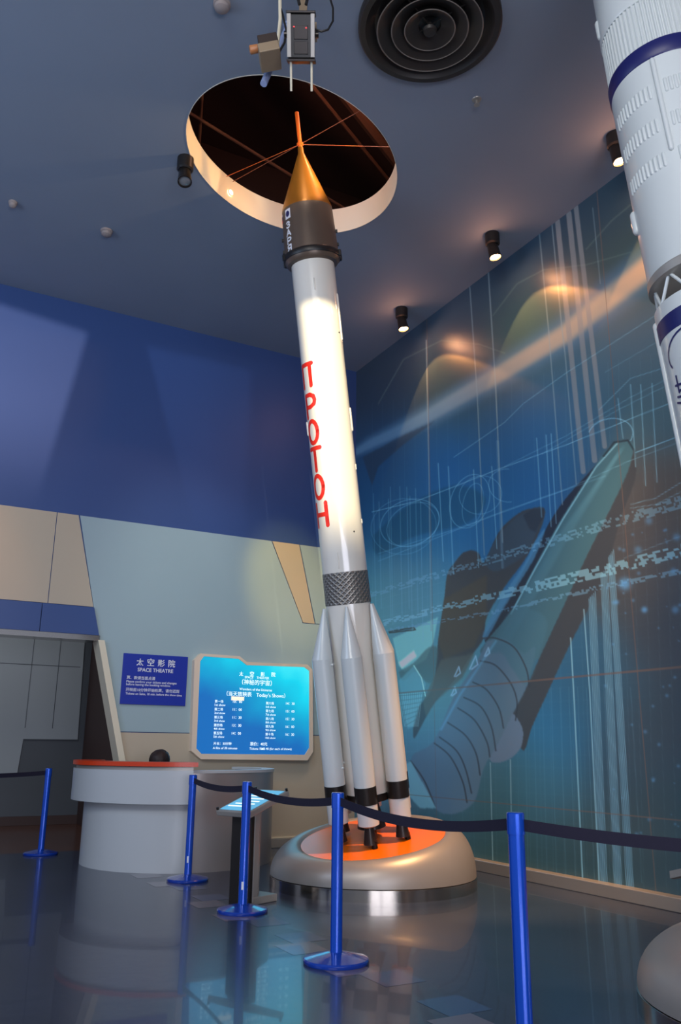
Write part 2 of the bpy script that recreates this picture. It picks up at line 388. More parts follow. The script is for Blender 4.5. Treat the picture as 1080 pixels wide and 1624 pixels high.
bm = NB(); box(bm, (-9, YB+.2, 4.6), (3.5, D+.2, 4.75))
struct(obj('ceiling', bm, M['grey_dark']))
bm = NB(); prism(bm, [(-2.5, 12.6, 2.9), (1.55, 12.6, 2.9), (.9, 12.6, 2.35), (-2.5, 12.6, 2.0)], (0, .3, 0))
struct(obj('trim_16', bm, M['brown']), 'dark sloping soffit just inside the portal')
lamp('AREA', (1.2, 13.0, 4.4), (1.8, 15.4, 1.2), 38, (.9, .92, .95), size=1.6)


# ------------------------------------------------------------------ printed mural on the right wall
def build_mural():
    st = .01; ys = np.arange(4.4, YB+.001, st); ys[-1] = YB; zs = np.arange(.115, ZC+.001, st); zs[-1] = ZC
    Y, Z = np.meshgrid(ys, zs, indexing='ij'); ny, nz = Y.shape
    P = np.stack([np.full_like(Y, XR), Y, Z], -1)-np.array(CAM)
    f, r, u = np.array(Fv), np.array(Rv), np.array(Uv)
    d = P@f; X = CX+F*(P@r)/d; V = CY-F*(P@u)/d
    ctl = [(600,620,52,58,72),(640,560,52,60,78),(700,520,48,60,80),(800,430,42,58,80),(900,360,40,56,78),(970,310,42,58,74),(960,420,58,74,78),(740,620,46,66,76),(850,540,60,80,82),
    (620,720,42,72,108),(600,820,38,78,118),(700,740,34,82,136),(800,680,42,84,132),(880,600,54,88,122),(960,560,62,88,112),(1020,560,64,88,108),(1040,640,60,82,96),(980,660,54,82,102),
    (1000,780,70,68,74),(1060,800,74,66,66),(900,700,42,86,126),(850,760,36,82,132),(760,820,40,92,142),(650,860,42,98,142),(620,930,66,122,150),(660,960,76,128,155),(610,1000,88,138,155),
    (1040,880,68,68,78),(1050,1000,58,62,74),(980,900,68,66,70),(1060,1150,50,60,74),(1050,1300,48,66,78),(900,1050,46,88,122),(880,1150,42,98,142),(950,1100,48,74,96),(850,1250,56,96,120),
    (760,1280,62,94,112),(700,1330,58,84,96),(900,1350,48,68,78),(800,1350,50,74,82),(660,1200,78,114,140),(1000,1200,46,66,84),(640,1100,80,120,135)]
    num = np.zeros((ny, nz, 3)); den = np.zeros((ny, nz))
    for x, y, *c in ctl:
        w = np.exp(-((X-x)**2+(V-y)**2)/(2*48.**2))+1e-9/(1+((X-x)**2+(V-y)**2)/1e4)
        num += w[..., None]*np.array(c, float); den += w
    C = num/den[..., None]
    # bright halves above the diagonal band stay darker than below
    def mix(a, c):
        nonlocal C
        a = np.clip(a, 0, 1)[..., None]; C = C*(1-a)+np.array(c, float)*a
    def blur(m, n=1):
        m = m.astype(float)
        for _ in range(n):
            q = np.pad(m, 1, mode='edge'); m = (q[:-2, 1:-1]+q[2:, 1:-1]+q[1:-1, :-2]+q[1:-1, 2:]+2*q[1:-1, 1:-1])/6
        return m
    def poly(pts, n=1):
        pts = smooth(pts+[pts[0]])[:-1] if len(pts) > 6 else pts
        ins = np.zeros((ny, nz), bool)
        for (x0, y0), (x1, y1) in zip(pts, pts[1:]+pts[:1]):
            if y0 == y1: continue
            c = (V > min(y0, y1)) & (V <= max(y0, y1)) & (X < x0+(V-y0)*(x1-x0)/(y1-y0)); ins ^= c
        return blur(ins, n)
    def seg(p, q, w0, w1=None):
        if w1 is None: w1 = w0
        (x0, y0), (x1, y1) = p, q; L = math.hypot(x1-x0, y1-y0)+1e-6
        t = np.clip(((X-x0)*(x1-x0)+(V-y0)*(y1-y0))/L**2, 0, 1); dd = np.hypot(X-x0-t*(x1-x0), V-y0-t*(y1-y0))
        return dd, t, w0+(w1-w0)*t
    def line(pts, w, c, a=1., soft=.6):
        bx0 = min(p[0] for p in pts)-8; bx1 = max(p[0] for p in pts)+8; by0 = min(p[1] for p in pts)-8; by1 = max(p[1] for p in pts)+8
        m = (X > bx0) & (X < bx1) & (V > by0) & (V < by1)
        xs, vs = X[m], V[m]; al = np.zeros_like(xs)
        for (x0, y0), (x1, y1) in zip(pts, pts[1:]):
            L2 = (x1-x0)**2+(y1-y0)**2+1e-9; t = np.clip(((xs-x0)*(x1-x0)+(vs-y0)*(y1-y0))/L2, 0, 1)
            al = np.maximum(al, np.clip((w/2+soft-np.hypot(xs-x0-t*(x1-x0), vs-y0-t*(y1-y0)))/(2*soft), 0, 1))
        al = (al*a)[:, None]; C[m] = C[m]*(1-al)+np.array(c, float)*al
    cv = lambda x, y: (560+x/2.077, 680+y/2.077)
    PL = lambda L: [cv(*p) for p in L]
    def smooth(L, n=6):
        L = [L[0]]+L+[L[-1]]; o = []
        for a, b, c, d in zip(L, L[1:], L[2:], L[3:]):
            for k in range(n):
                t = k/n; o.append(tuple(.5*(2*b[i]+(c[i]-a[i])*t+(2*a[i]-5*b[i]+4*c[i]-d[i])*t*t+(3*b[i]-a[i]-3*c[i]+d[i])*t**3) for i in (0, 1)))
        return o+[L[-1]]
    tanv = lambda p: p
    # faint grid
    for k in range(0, 44): line([(590+k*17, 640-k*3), (592+k*17+k*.9, 1420)], .7, (130, 165, 190), .10)
    for k in range(0, 26): zz = .2+k*.13; a = proj((XR, 10.8, zz)); b = proj((XR, 4.6, zz)); line([a, b], .7, (130, 170, 195), .13)
    for k in range(0, 13): line([(832+k*14, 1090), (838+k*15, 1400)], .8, (120, 160, 190), .22)
    # sweeping beige band with blue-grey edges
    cl = [(566,716,8,1),(589,703,11,1),(640,680,14,1),(680,659,16,.9),(786,597,20,.4),(897,529,24,.2),(1022,428,29,.15),(1085,380,32,.1)]
    best = np.full((ny, nz), 1e9); wid = np.ones((ny, nz)); bl = np.zeros((ny, nz))
    for (x0, y0, w0, b0), (x1, y1, w1, b1) in zip(cl, cl[1:]):
        dd, t, w = seg((x0, y0), (x1, y1), w0, w1); k = dd < best; best = np.where(k, dd, best); wid = np.where(k, w, wid); bl = np.where(k, b0+(b1-b0)*t, bl)
    mix(np.exp(-(best/(wid*1.15))**4)*.75, (74, 104, 140))
    core = np.exp(-(best/(wid*.62))**4)
    mix(core*(1-bl)*.92, (200, 156, 128)); mix(core*bl*.7, (96, 124, 158))
    # dark wedge below band start
    mix(poly([(575,725),(640,690),(690,668),(640,705),(600,740),(590,770)], 6)*.6, (48, 56, 72))
    # soft dark swoosh behind the loops
    mix(poly([(590,850),(650,800),(720,770),(770,790),(740,830),(660,850),(600,880)], 10)*.5, (28, 66, 92))
    # upper edges of the spotlights' scallops, painted into the mural
    for pts in ([(600,640),(640,570),(700,540),(760,546),(800,560)], [(782,500),(820,450),(862,428),(930,420),(1000,400)], [(930,395),(970,350),(1000,325)]):
        line(pts, 1.6, (110, 125, 120), .35, 1.2)
    # orbiter silhouette (dark)
    mix(poly(PL([(335,440),(360,410),(390,400),(415,412),(432,440),(480,340),(540,282),(590,262),(628,262),(628,300),(600,370),(560,440),(500,520),(440,620),(430,690),(380,760),(340,820),(270,900),(240,950),(200,1020),(208,930),(262,850),(280,700),(300,560),(310,480)]), 2), (60, 62, 70))
    mix(poly(PL([(430,440),(480,350),(540,290),(590,268),(620,268),(600,350),(560,420),(470,470)]), 3)*.8, (56, 70, 88))
    mix(poly(PL([(560,284),(590,264),(630,262),(628,290),(600,340),(580,330)]), 2)*.7, (44, 50, 62))
    mix(poly(PL([(300,560),(440,480),(440,620),(400,720),(300,760),(280,700)]), 6)*.7, (76, 68, 62))
    mix(poly(PL([(290,760),(400,740),(360,820),(270,900),(240,950),(230,900)]), 5)*.8, (82, 84, 84))
    # left dark booster and bright gap
    mix(poly(PL([(815,108),(790,130),(700,230),(640,320),(560,470),(480,610),(432,690),(470,700),(560,560),(660,380),(760,200)]), 1), (40, 46, 60))
    mix(poly(PL([(600,370),(632,330),(600,420),(540,520),(480,620),(440,690),(430,670),(500,540),(560,450)]), 2)*.8, (72, 118, 158))
    # external tank
    tank = PL([(880,36),(840,62),(800,120),(690,290),(600,450),(520,600),(440,700),(430,745),(600,760),(630,720),(700,570),(770,420),(850,260),(912,140),(932,84),(918,44)])
    tm = poly(tank, 1); mix(tm, (62, 92, 108))
    for i in range(10):
        a = i/9; line([cv(890-60*a*0+0-i*3, 60+i*4), cv(700-i*4, 370), cv(520-i*4, 690)], 6, (92, 136, 160), .07)
    line(PL([(872,46),(800,126),(690,300),(600,460),(520,610)]), 2, (130, 175, 200), .8, 1)
    line(PL([(825,90),(860,45),(905,38),(928,75),(920,120)]), 3, (34, 42, 54), .8, 1)
    # right dark booster with lighter foot
    mix(poly(PL([(925,64),(932,120),(925,180),(880,300),(830,480),(760,620),(700,740),(640,870),(590,980),(560,1060),(520,960),(570,850),(630,720),(700,570),(770,420),(850,260),(905,140)]), 1), (58, 60, 68))
    mix(poly(PL([(520,930),(545,960),(560,1000),(552,1050),(520,1085),(480,1100),(455,1096),(450,1075),(462,1030),(490,980)]), 1), (92, 108, 136))
    # lower segmented barrel
    mix(poly(PL([(440,700),(500,690),(560,740),(600,720),(575,840),(520,950),(470,1050),(430,1120),(390,1240),(280,1260),(190,1095),(265,1030),(330,885),(400,780)]), 2), (84, 104, 128))
    mix(poly(PL([(440,745),(520,600),(600,600),(640,640),(620,720),(575,840),(530,800),(490,740)]), 5)*.7, (66, 100, 120))
    for pts in ([(428,690),(470,690),(530,720),(570,790),(580,850)], [(420,765),(470,780),(520,840),(540,900),(535,960)], [(395,835),(440,860),(480,920),(495,985)], [(365,885),(420,915),(455,980),(470,1060)],
                [(345,920),(400,960),(440,1030),(450,1080)], [(312,968),(370,1010),(405,1070),(418,1140)], [(285,1016),(340,1060),(370,1120),(390,1200)], [(268,1036),(320,1080),(360,1160),(375,1230)], [(190,1095),(235,1160),(270,1245)]):
        line(smooth(PL(pts)), 2.2, (48, 50, 60), .8, 1)
    line(PL([(470,700),(440,745),(350,880),(290,990)]), 3, (96, 150, 190), .6, 2)
    for c0 in ((440,735,14),(395,770,22),(342,800,16),(330,865,14)):
        x, y, rr = c0; line(PL([(x-rr*.5, y+rr), (x+rr*.4, y-rr), (x+rr*.7, y+rr*.3), (x-rr*.2, y+rr)]), 2, (150, 180, 215), .8, 1)
    mix(poly(PL([(190,1095),(150,1120),(175,1200),(220,1250),(275,1250)]), 2)*.8, (120, 160, 180))
    # pale engine structure beside the rocket
    mix(poly(PL([(130,690),(280,620),(265,700),(240,760),(170,800),(150,780)]), 3)*.8, (128, 182, 190))
    mix(poly(PL([(150,800),(200,770),(250,720),(280,730),(262,830),(235,830),(205,800),(165,830)]), 3)*.7, (70, 92, 100))
    mix(poly(PL([(150,770),(200,730),(210,750),(160,790)]), 3)*.9, (215, 222, 200))
    mix(poly(PL([(150,830),(200,780),(240,840),(200,980),(180,990)]), 3)*.7, (100, 150, 170))
    line(PL([(118,668),(200,655),(205,662),(120,672)]), 2, (40, 46, 52), .9)
    line(PL([(200,780),(225,820),(238,880)]), 2, (170, 205, 205), .8)
    for i in range(12): line([cv(150+i*7, 870), cv(170+i*4, 980)], 1, (170, 205, 215), .45)
    for i in range(7): line([cv(150+i*4, 880+i*16), cv(235-i*4, 872+i*14)], 1, (60, 90, 105), .5)
    # vertical stripes
    bc = (128, 124, 134)
    for a, b, w in (((884,350),(925,748),8), ((902,338),(943,730),8.5), ((913,326),(959,708),7.5)): line([a, b], w, bc, .62, .7)
    for pts, w in (([(855,366),(870,524),(892,800)], 1.8), ([(875,352),(891,520),(896,560),(914,768)], 1.8), ([(676,540),(680,740),(684,1000)], 2), ([(745,455),(757,628),(768,880)], 1.8), ([(774,424),(786,612),(797,860)], 2.2), ([(940,330),(952,450)], 1.2)):
        line(pts, w, (126, 140, 156), .55)
    line([(789,700),(797,900)], 4, (110, 140, 170), .35, 1)
    def stripes(x0, x1, y0, X0, X1, Y1, n, c=(104, 138, 166)):
        line([((x0+x1)/2, y0), ((X0+X1)/2, Y1)], (x1-x0)*.95, (74, 104, 128), .5)
        for k in range(n):
            q = k/(n-1); line([(x0+(x1-x0)*q, y0-(3*k)), (X0+(X1-X0)*q, Y1)], 1.1, c, .85)
    stripes(934, 944, 950, 951, 963, 1404, 5); stripes(953, 963, 912, 975, 986, 1410, 5); stripes(965, 973, 884, 994, 1005, 1416, 5)
    line([(926,967),(935.5,1100),(950,1396)], 1.8, (130, 165, 190), .8); line([(905,1012),(910,1100),(924,1393)], 2, (130, 168, 192), .8)
    line([cv(452,1100), cv(460,1420)], 1.4, (140, 165, 185), .7); line([cv(518,1090), cv(526,1560)], 1.4, (140, 165, 185), .7)
    for x in (592, 601, 616, 619, 634, 645, 650, 659, 667): line([(x, 770+random.random()*40), (x+4, 960+random.random()*60)], 1.1, (120, 165, 195), .38)
    for x, a, b in ((697,735,890),(713,740,910),(753,745,900),(782,740,870),(853,695,820),(868,690,835),(876,688,830),(1018,610,770),(1002,610,740),(1036,608,765),(982,632,695)): line([(x-2, a), (x+6, b)], 1.5, (126, 172, 205), .5)
    # orbit curves and loops
    def loop(cx, cy, rx, ry, rot, a=.5, w=1.1, t0=0, t1=2*PI):
        line([(cx+rx*math.cos(t)*math.cos(rot)-ry*math.sin(t)*math.sin(rot), cy+rx*math.cos(t)*math.sin(rot)+ry*math.sin(t)*math.cos(rot)) for t in np.linspace(t0, t1, 36)], w, (120, 172, 210), a)
    loop(650, 829, 48, 36, -.35); loop(655, 832, 44, 32, -.5, .4); loop(745, 795, 30, 44, .35); loop(750, 800, 16, 34, .2, .4); loop(762, 785, 34, 30, -.3, .4)
    loop(805, 770, 30, 26, .2, .45, 1.1, 1.2, 4.6); loop(968, 690, 36, 26, -.2, .6, 1.5, 3.6, 6.9); loop(640, 835, 52, 44, -.2, .3)
    for pts, a in (([(590,812),(660,795),(720,772),(788,745),(902,704),(1080,632)], .6), ([(1008,718),(1080,690)], .7), ([(600,890),(700,850),(800,810),(900,775),(1000,730),(1080,700)], .35), ([(600,878),(720,840),(860,790),(960,755)], .35),
                   ([(720,725),(800,670),(830,640),(900,590),(1040,500)], .4), ([(800,740),(900,690),(1000,630),(1080,590)], .3), ([(950,650),(1000,600),(1080,575)], .4), ([(860,720),(980,650),(1080,600)], .3),
                   ([(960,590),(1080,520)], .25), ([(990,885),(1080,850)], .3), ([(1000,800),(1040,790),(1080,765)], .45), ([(1000,806),(1040,800),(1080,780)], .4)):
        line(pts, 1.2, (120, 170, 205), a)
    # digital noise bands
    def band(pts, rows, cell, c, dens, a):
        rnd = np.random.RandomState(int(pts[0][1])); L0 = 0
        for (x0, y0, h0), (x1, y1, h1) in zip(pts, pts[1:]):
            L = math.hypot(x1-x0, y1-y0); t = ((X-x0)*(x1-x0)+(V-y0)*(y1-y0))/L**2; s = (-(X-x0)*(y1-y0)+(V-y0)*(x1-x0))/L; hh = h0+(h1-h0)*np.clip(t, 0, 1)
            rr = np.floor((s/hh+.5)*rows).astype(int); cc = np.floor((t*L+L0)/cell).astype(int); m = (t >= 0) & (t < 1) & (rr >= 0) & (rr < rows)
            T = rnd.rand(400, rows); T2 = (T < dens)
            for k in range(1, 400): T2[k] = np.where(rnd.rand(rows) < .28, T2[k-1], T2[k])
            on_ = np.zeros(X.shape); on_[m] = T2[np.clip(cc[m], 0, 399), rr[m]]; mix(on_*a, c); L0 += L
    band([(580,945,9),(720,905,12),(830,872,14),(955,834,16),(1085,795,20)], 5, 2.8, (112, 156, 190), .5, .42)
    band([(608,988,10),(753,952,13),(850,930,17),(970,902,19),(1085,872,20)], 5, 4.2, (124, 168, 196), .50, .62)
    band([(612,1000,5),(800,968,6),(945,933,8),(1085,905,9)], 3, 3.2, (106, 146, 182), .55, .5)
    # bubbles
    rb = np.random.RandomState(5)
    B = [(991,926,10,.8),(1022,967,5,.8),(1071,967,6,.5),(1012,872,6,.45),(1073,852,6,.45),(1029,826,6,.45),(978,955,4,.6),(1068,905,5,.4)]+[(rb.uniform(960, 1080), rb.uniform(830, 1330), rb.uniform(1, 3.4), .4) for _ in range(46)]
    for x, y, r_, a in B: mix(np.exp(-(((X-x)**2+(V-y)**2)/r_**2)**1.3)*a, (90, 138, 190))
    C = np.clip(C*MURAL_GAIN*np.array((1., 1.1, 1.05)), 0, 255)/255
    lc = np.where(C <= .04045, C/12.92, ((C+.055)/1.055)**2.4)
    # panel joints
    def joint(yy=None, zz=None, w=.004):
        m = np.abs((Y if yy is not None else Z)-(yy if yy is not None else zz)) < w+.002
        lc[m] = lc[m]*.35+np.array([.20, .15, .12])*.65
    joint(zz=1.99); joint(zz=.715); joint(yy=5.59); joint(yy=8.86)
    me = bpy.data.meshes.new('mural')
    n = ny*nz; co = np.stack([np.full(n, XR), Y.ravel(), Z.ravel()], -1).astype(np.float32)
    I = np.arange(n).reshape(ny, nz); q = np.stack([I[:-1, :-1], I[:-1, 1:], I[1:, 1:], I[1:, :-1]], -1).reshape(-1, 4)
    me.vertices.add(n); me.vertices.foreach_set('co', co.ravel())
    me.loops.add(q.size); me.loops.foreach_set('vertex_index', q.ravel().astype(np.int32))
    me.polygons.add(len(q)); me.polygons.foreach_set('loop_start', np.arange(0, q.size, 4, dtype=np.int32)); me.polygons.foreach_set('loop_total', np.full(len(q), 4, dtype=np.int32))
    me.update(calc_edges=True)
    ca = me.color_attributes.new('print', 'FLOAT_COLOR', 'POINT')
    ca.data.foreach_set('color', np.concatenate([lc.reshape(-1, 3), np.ones((n, 1))], 1).astype(np.float32).ravel())
    m = mat('printed_mural', (80, 100, 130), .36); nt = m.node_tree; at = nt.nodes.new('ShaderNodeVertexColor'); at.layer_name = 'print'
    nt.links.new(at.outputs[0], nt.nodes['Principled BSDF'].inputs['Base Color'])
    me.materials.append(m)
    o = bpy.data.objects.new('mural', me); COL.objects.link(o); return o
MURAL_GAIN = 1.25
tag(build_mural(), 'large blue printed wall mural of a space shuttle stack with lines and digital patterns', 'mural')

# ------------------------------------------------------------------ stroke letters wrapped on a cylinder
GL = {
 'P_': [[(0, 0), (0, 1)], [(-.02, 1), (1, 1)], [(.82, 1), (.82, 0)]],
 'R_': [[(.1, 0), (.1, 1), (.6, 1), (.9, .9), (.97, .72), (.9, .55), (.6, .45), (.1, .45)]],
 'O_': [[(.5+.45*math.cos(t), .5+.5*math.sin(t)) for t in [2*PI*k/20 for k in range(21)]]],
 'T_': [[(0, 1), (1, 1)], [(.5, 1), (.5, 0)]],
 'H_': [[(0, 0), (0, 1)], [(1, 0), (1, 1)], [(0, .5), (1, .5)]],
 'Z_': [[(.1, .85), (.35, 1), (.7, .97), (.88, .78), (.7, .57), (.4, .52)], [(.7, .55), (.92, .3), (.7, .05), (.35, 0), (.08, .15)]],
 'A_': [[(0, 0), (.5, 1), (1, 0)], [(.2, .35), (.8, .35)]],
 'Y_': [[(.9, 0), (.9, 1), (.35, 1), (.1, .85), (.1, .62), (.35, .48), (.9, .48)], [(.45, .48), (.05, 0)]],
}
def wrap_glyph(bm, g, R, th0, z0, w, h, t, mapf=None):
    """u runs along the girth, v up; stroke width t metres"""
    mf = mapf or (lambda u, v: Vector((R*math.cos(th0+u/R), R*math.sin(th0+u/R), z0+v)))
    for pl in (GL[g] if isinstance(g, str) else g):
        P = [Vector((x*w, y*h)) for x, y in pl]; Q = [P[0]]
        for a, b in zip(P, P[1:]):
            k = max(1, int((b-a).length/.015))
            for i in range(1, k+1): Q.append(a+(b-a)*(i/k))
        for a, b in zip(Q, Q[1:]):
            dv = (b-a).normalized()*(t*.08); nrm = Vector((-(b-a).y, (b-a).x)).normalized()*(t/2)
            vs = [bm.verts.new(mf(*q)) for q in (a-dv-nrm, b+dv-nrm, b+dv+nrm, a-dv+nrm)]; bm.faces.new(vs)
        for c in P:
            ring = [bm.verts.new(mf(c.x+t/2*math.cos(k*PI/6), c.y+t/2*math.sin(k*PI/6))) for k in range(12)]; bm.faces.new(ring)

# ------------------------------------------------------------------ rocket with red lettering
P0 = Vector((4.476, 7.502, .448)); N0 = Vector((-.1803, -.0924, .9793))
MX = frame_mtx(P0, N0, CAM-P0)
rk = empty('rocket_model', mtx=MX)
tag(rk, 'tall white model rocket with red vertical lettering and dark nose reaching the oval ceiling opening', 'rocket')
RC = .2257
bm = NB(); lathe(bm, [(RC, .40), (RC, 5.88)], 72); obj('core_stage', bm, M['white'], rk, True)
bm = NB(); lathe(bm, [(RC-.03, .36), (RC+.002, .37), (RC+.002, .44)], 48); obj('tail_ring', bm, M['charcoal'], rk, True)
bm = NB(); lathe(bm, [(RC+.004, 2.265), (RC+.004, 2.582)], 72); obj('interstage_band', bm, M['plate'], rk, True)
bm = NB(); lathe(bm, [(.226, 5.787), (.262, 5.80), (.290, 5.845), (.292, 5.90), (.284, 5.905), (.276, 6.115), (.266, 6.385)], 72); hull = obj('nose_hull', bm, M['zarya'], rk, True)
bm = NB(); lathe(bm, [(.295, 5.84), (.300, 5.855), (.300, 5.89), (.295, 5.90)], 72)
for th in (-1.9, -1.25, 1.3, 1.75): box(bm, (.27, -.02, 5.845), (.315, .02, 5.905), mtx=Matrix.Rotation(th, 4, 'Z'))
for th, z in ((1.45, 5.97), (1.5, 6.12), (-1.45, 6.07), (-1.5, 5.95)): box(bm, (.27, -.012, z), (.295, .012, z+.03), mtx=Matrix.Rotation(th, 4, 'Z'))
obj('hull_flange', bm, M['black'], hull, True)
bm = NB(); lathe(bm, [(.266, 6.385), (.262, 6.415), (.032, 7.04), (.03, 7.10)], 72); obj('nose_cone', bm, M['gold'], rk, True)
bm = NB(); tube(bm, [(0, 0, 7.08), (0, 0, 7.50)], .022, 14); lathe(bm, [(.03, 7.125), (.036, 7.13), (.036, 7.15), (.03, 7.155)], 20); obj('mast', bm, M['rod_orange'], rk, True)
inv = MX.inverted()
base_w = MX @ Vector((0, 0, 7.14))
for k, (px, py) in enumerate(((612, 230), (578, 168), (378, 268), (372, 284))):
    p = on(px, py, 2, 7.46)
    dxy = Vector((p.x-HC.x, p.y-HC.y)); 
    a = math.atan2(dxy.dot(Vector((-HX.y, HX.x)))/HB, dxy.dot(HX)/HA); e = hole(a, .995)
    bm = NB(); tube(bm, [inv @ base_w, inv @ Vector((e[0], e[1], 7.44))], .0035, 6); obj('guy_wire', bm, M['rod_orange'] if k == 2 else M['wire'], rk)
bm = NB()
for g, z in zip(('P_', 'R_', 'O_', 'T_', 'O_', 'H_'), (4.60, 4.285, 4.015, 3.735, 3.455, 3.175)):
    wrap_glyph(bm, g, RC+.0015, -math.radians(71), z-.115, .155, .225, .044)
obj('red_lettering', bm, M['red'], rk)['label'] = 'red vertical letters'
bm = NB()
for g, z in zip(('Z_', 'A_', 'R_', 'Y_'), (6.155, 6.07, 5.985, 5.905)):
    th = -math.radians(56); sl_ = lambda u, v, th=th, z=z: Vector(((.285-(z+v-5.905)*.036)*math.cos(th+u/.28), (.285-(z+v-5.905)*.036)*math.sin(th+u/.28), z+v))
    wrap_glyph(bm, g, .28, th, z, .062, .062, .017, sl_)
obj('white_lettering', bm, M['sign_white'], rk)['label'] = 'small white vertical letters'
def curved_patch(bm, th, dth, z0, z1, off=.004, n=8, mi=0, shear=0):
    r = lambda z: .2815-(z-5.905)*.036+off
    for i in range(n):
        a, b = th+dth*i/n, th+dth*(i+1)/n
        bm.faces.new([bm.verts.new((r(z)*math.cos(q), r(z)*math.sin(q), z)) for q, z in ((a, z0), (b, z0), (b, z1), (a, z1))]).material_index = mi
bm = NB(); curved_patch(bm, -math.radians(57), .30, 6.25, 6.355)
n = 20; c = (-math.radians(57)+.15, 6.3025)
r6 = .2815-(6.30-5.905)*.036+.0055
bm.faces.new([bm.verts.new((r6*math.cos(c[0]+.105*math.cos(2*PI*k/n)), r6*math.sin(c[0]+.105*math.cos(2*PI*k/n)), c[1]+.032*math.sin(2*PI*k/n))) for k in range(n)]).material_index = 1
obj('emblem_patch', bm, [M['sign_white'], M['navy']], rk)['label'] = 'white square patch with a dark blue disc'
bm = NB(); curved_patch(bm, -math.radians(84), .2, 6.26, 6.29, mi=0); curved_patch(bm, -math.radians(84), .2, 6.29, 6.33, mi=1); curved_patch(bm, -math.radians(84), .2, 6.33, 6.35, mi=2)
obj('flag_patch', bm, [M['red'], M['navy'], M['sign_white']], rk)
# conduits and fittings
def pod(bm, r, th, z0, z1, w):
    mt = Matrix.Rotation(th, 4, 'Z') @ Matrix.Translation((r, 0, 0))
    prof = [(0, z0)]+[(w*math.sin(a), z0+w*1.2*(1-math.cos(a))) for a in (.4, .8, 1.2, PI/2)]+[(w*math.sin(a), z1-w*1.2*(1-math.cos(a))) for a in (PI/2, 1.2, .8, .4)]+[(0, z1)]
    lathe(bm, prof, 12, mt)
for th, z0, z1, w in ((1.30, 4.95, 5.45, .012), (1.42, 4.0, 4.25, .014), (-1.45, 4.0, 4.15, .012), (-.02, 5.45, 5.58, .007), (1.35, 3.6, 3.66, .008), (1.38, 3.05, 3.1, .008), (-.25, 2.62, 2.78, .006)):
    bm = NB(); pod(bm, RC, th, z0, z1, w); obj('conduit', bm, M['white'], rk, True)
for th, z in ((1.05, 5.02), (.62, 2.97)):
    bm = NB(); ball(bm, (RC*math.cos(th), RC*math.sin(th), z), .009); obj('fitting', bm, M['black'], rk, True)
RR = .345
for k in range(6):
    th = math.radians(-4+60*k); mt = Matrix.Rotation(th, 4, 'Z') @ Matrix.Translation((RR, 0, 0)); rb = .102
    bm = NB(); lathe(bm, [(rb, .555), (rb, 1.76)], 40, mt)
    # oblique cone leaning to the core
    n = 40; ring = [bm.verts.new(mt @ Vector((rb*math.cos(2*PI*i/n), rb*math.sin(2*PI*i/n), 1.76))) for i in range(n)]
    tip = [bm.verts.new(mt @ Vector((-.075+.012*math.cos(2*PI*i/n), .012*math.sin(2*PI*i/n), 2.245))) for i in range(n)]
    for i in range(n): bm.faces.new((ring[i], ring[(i+1) % n], tip[(i+1) % n], tip[i]))
    bm.faces.new(tip)
    bo = obj('booster', bm, M['white2'], rk, True)
    bm = NB(); lathe(bm, [(rb+.003, .40), (rb+.003, .56)], 40, mt); obj('booster_band', bm, M['charcoal'], bo, True)['label'] = 'dark band around the booster'
    bm = NB(); lathe(bm, [(.07, .195), (rb*.98, .21), (rb*.98, .405)], 40, mt); obj('booster_skirt', bm, M['white2'], bo, True)
    bm = NB(); lathe(bm, [(.058, .035), (.068, .035), (.04, .20), (.03, .2)], 32, mt, cap=False)
    lathe(bm, [(.030, .0), (.024, .06), (.03, .0)], 20, mt @ Matrix.Translation((.03, .035, 0)), cap=False)
    obj('nozzle', bm, M['charcoal'], bo, True)
    bm = NB()
    for z in (.75, 1.70): tube(bm, [(RC*math.cos(th), RC*math.sin(th), z), ((RR-rb+.01)*math.cos(th), (RR-rb+.01)*math.sin(th), z)], .012, 8); 
    for z in (.72, 1.70): 
        mt2 = Matrix.Rotation(th, 4, 'Z'); ball(bm, mt2 @ Vector((RR-.06, rb*.86, z)), .014)
    obj('strut', bm, M['white2'], bo, True)
bm = NB(); lathe(bm, [(.10, .10), (.14, .10), (.08, .37), (.04, .37)], 40, cap=False); tube(bm, [(0, 0, -.02), (0, 0, .38)], .045, 16)
obj('core_nozzle', bm, M['charcoal'], rk, True)

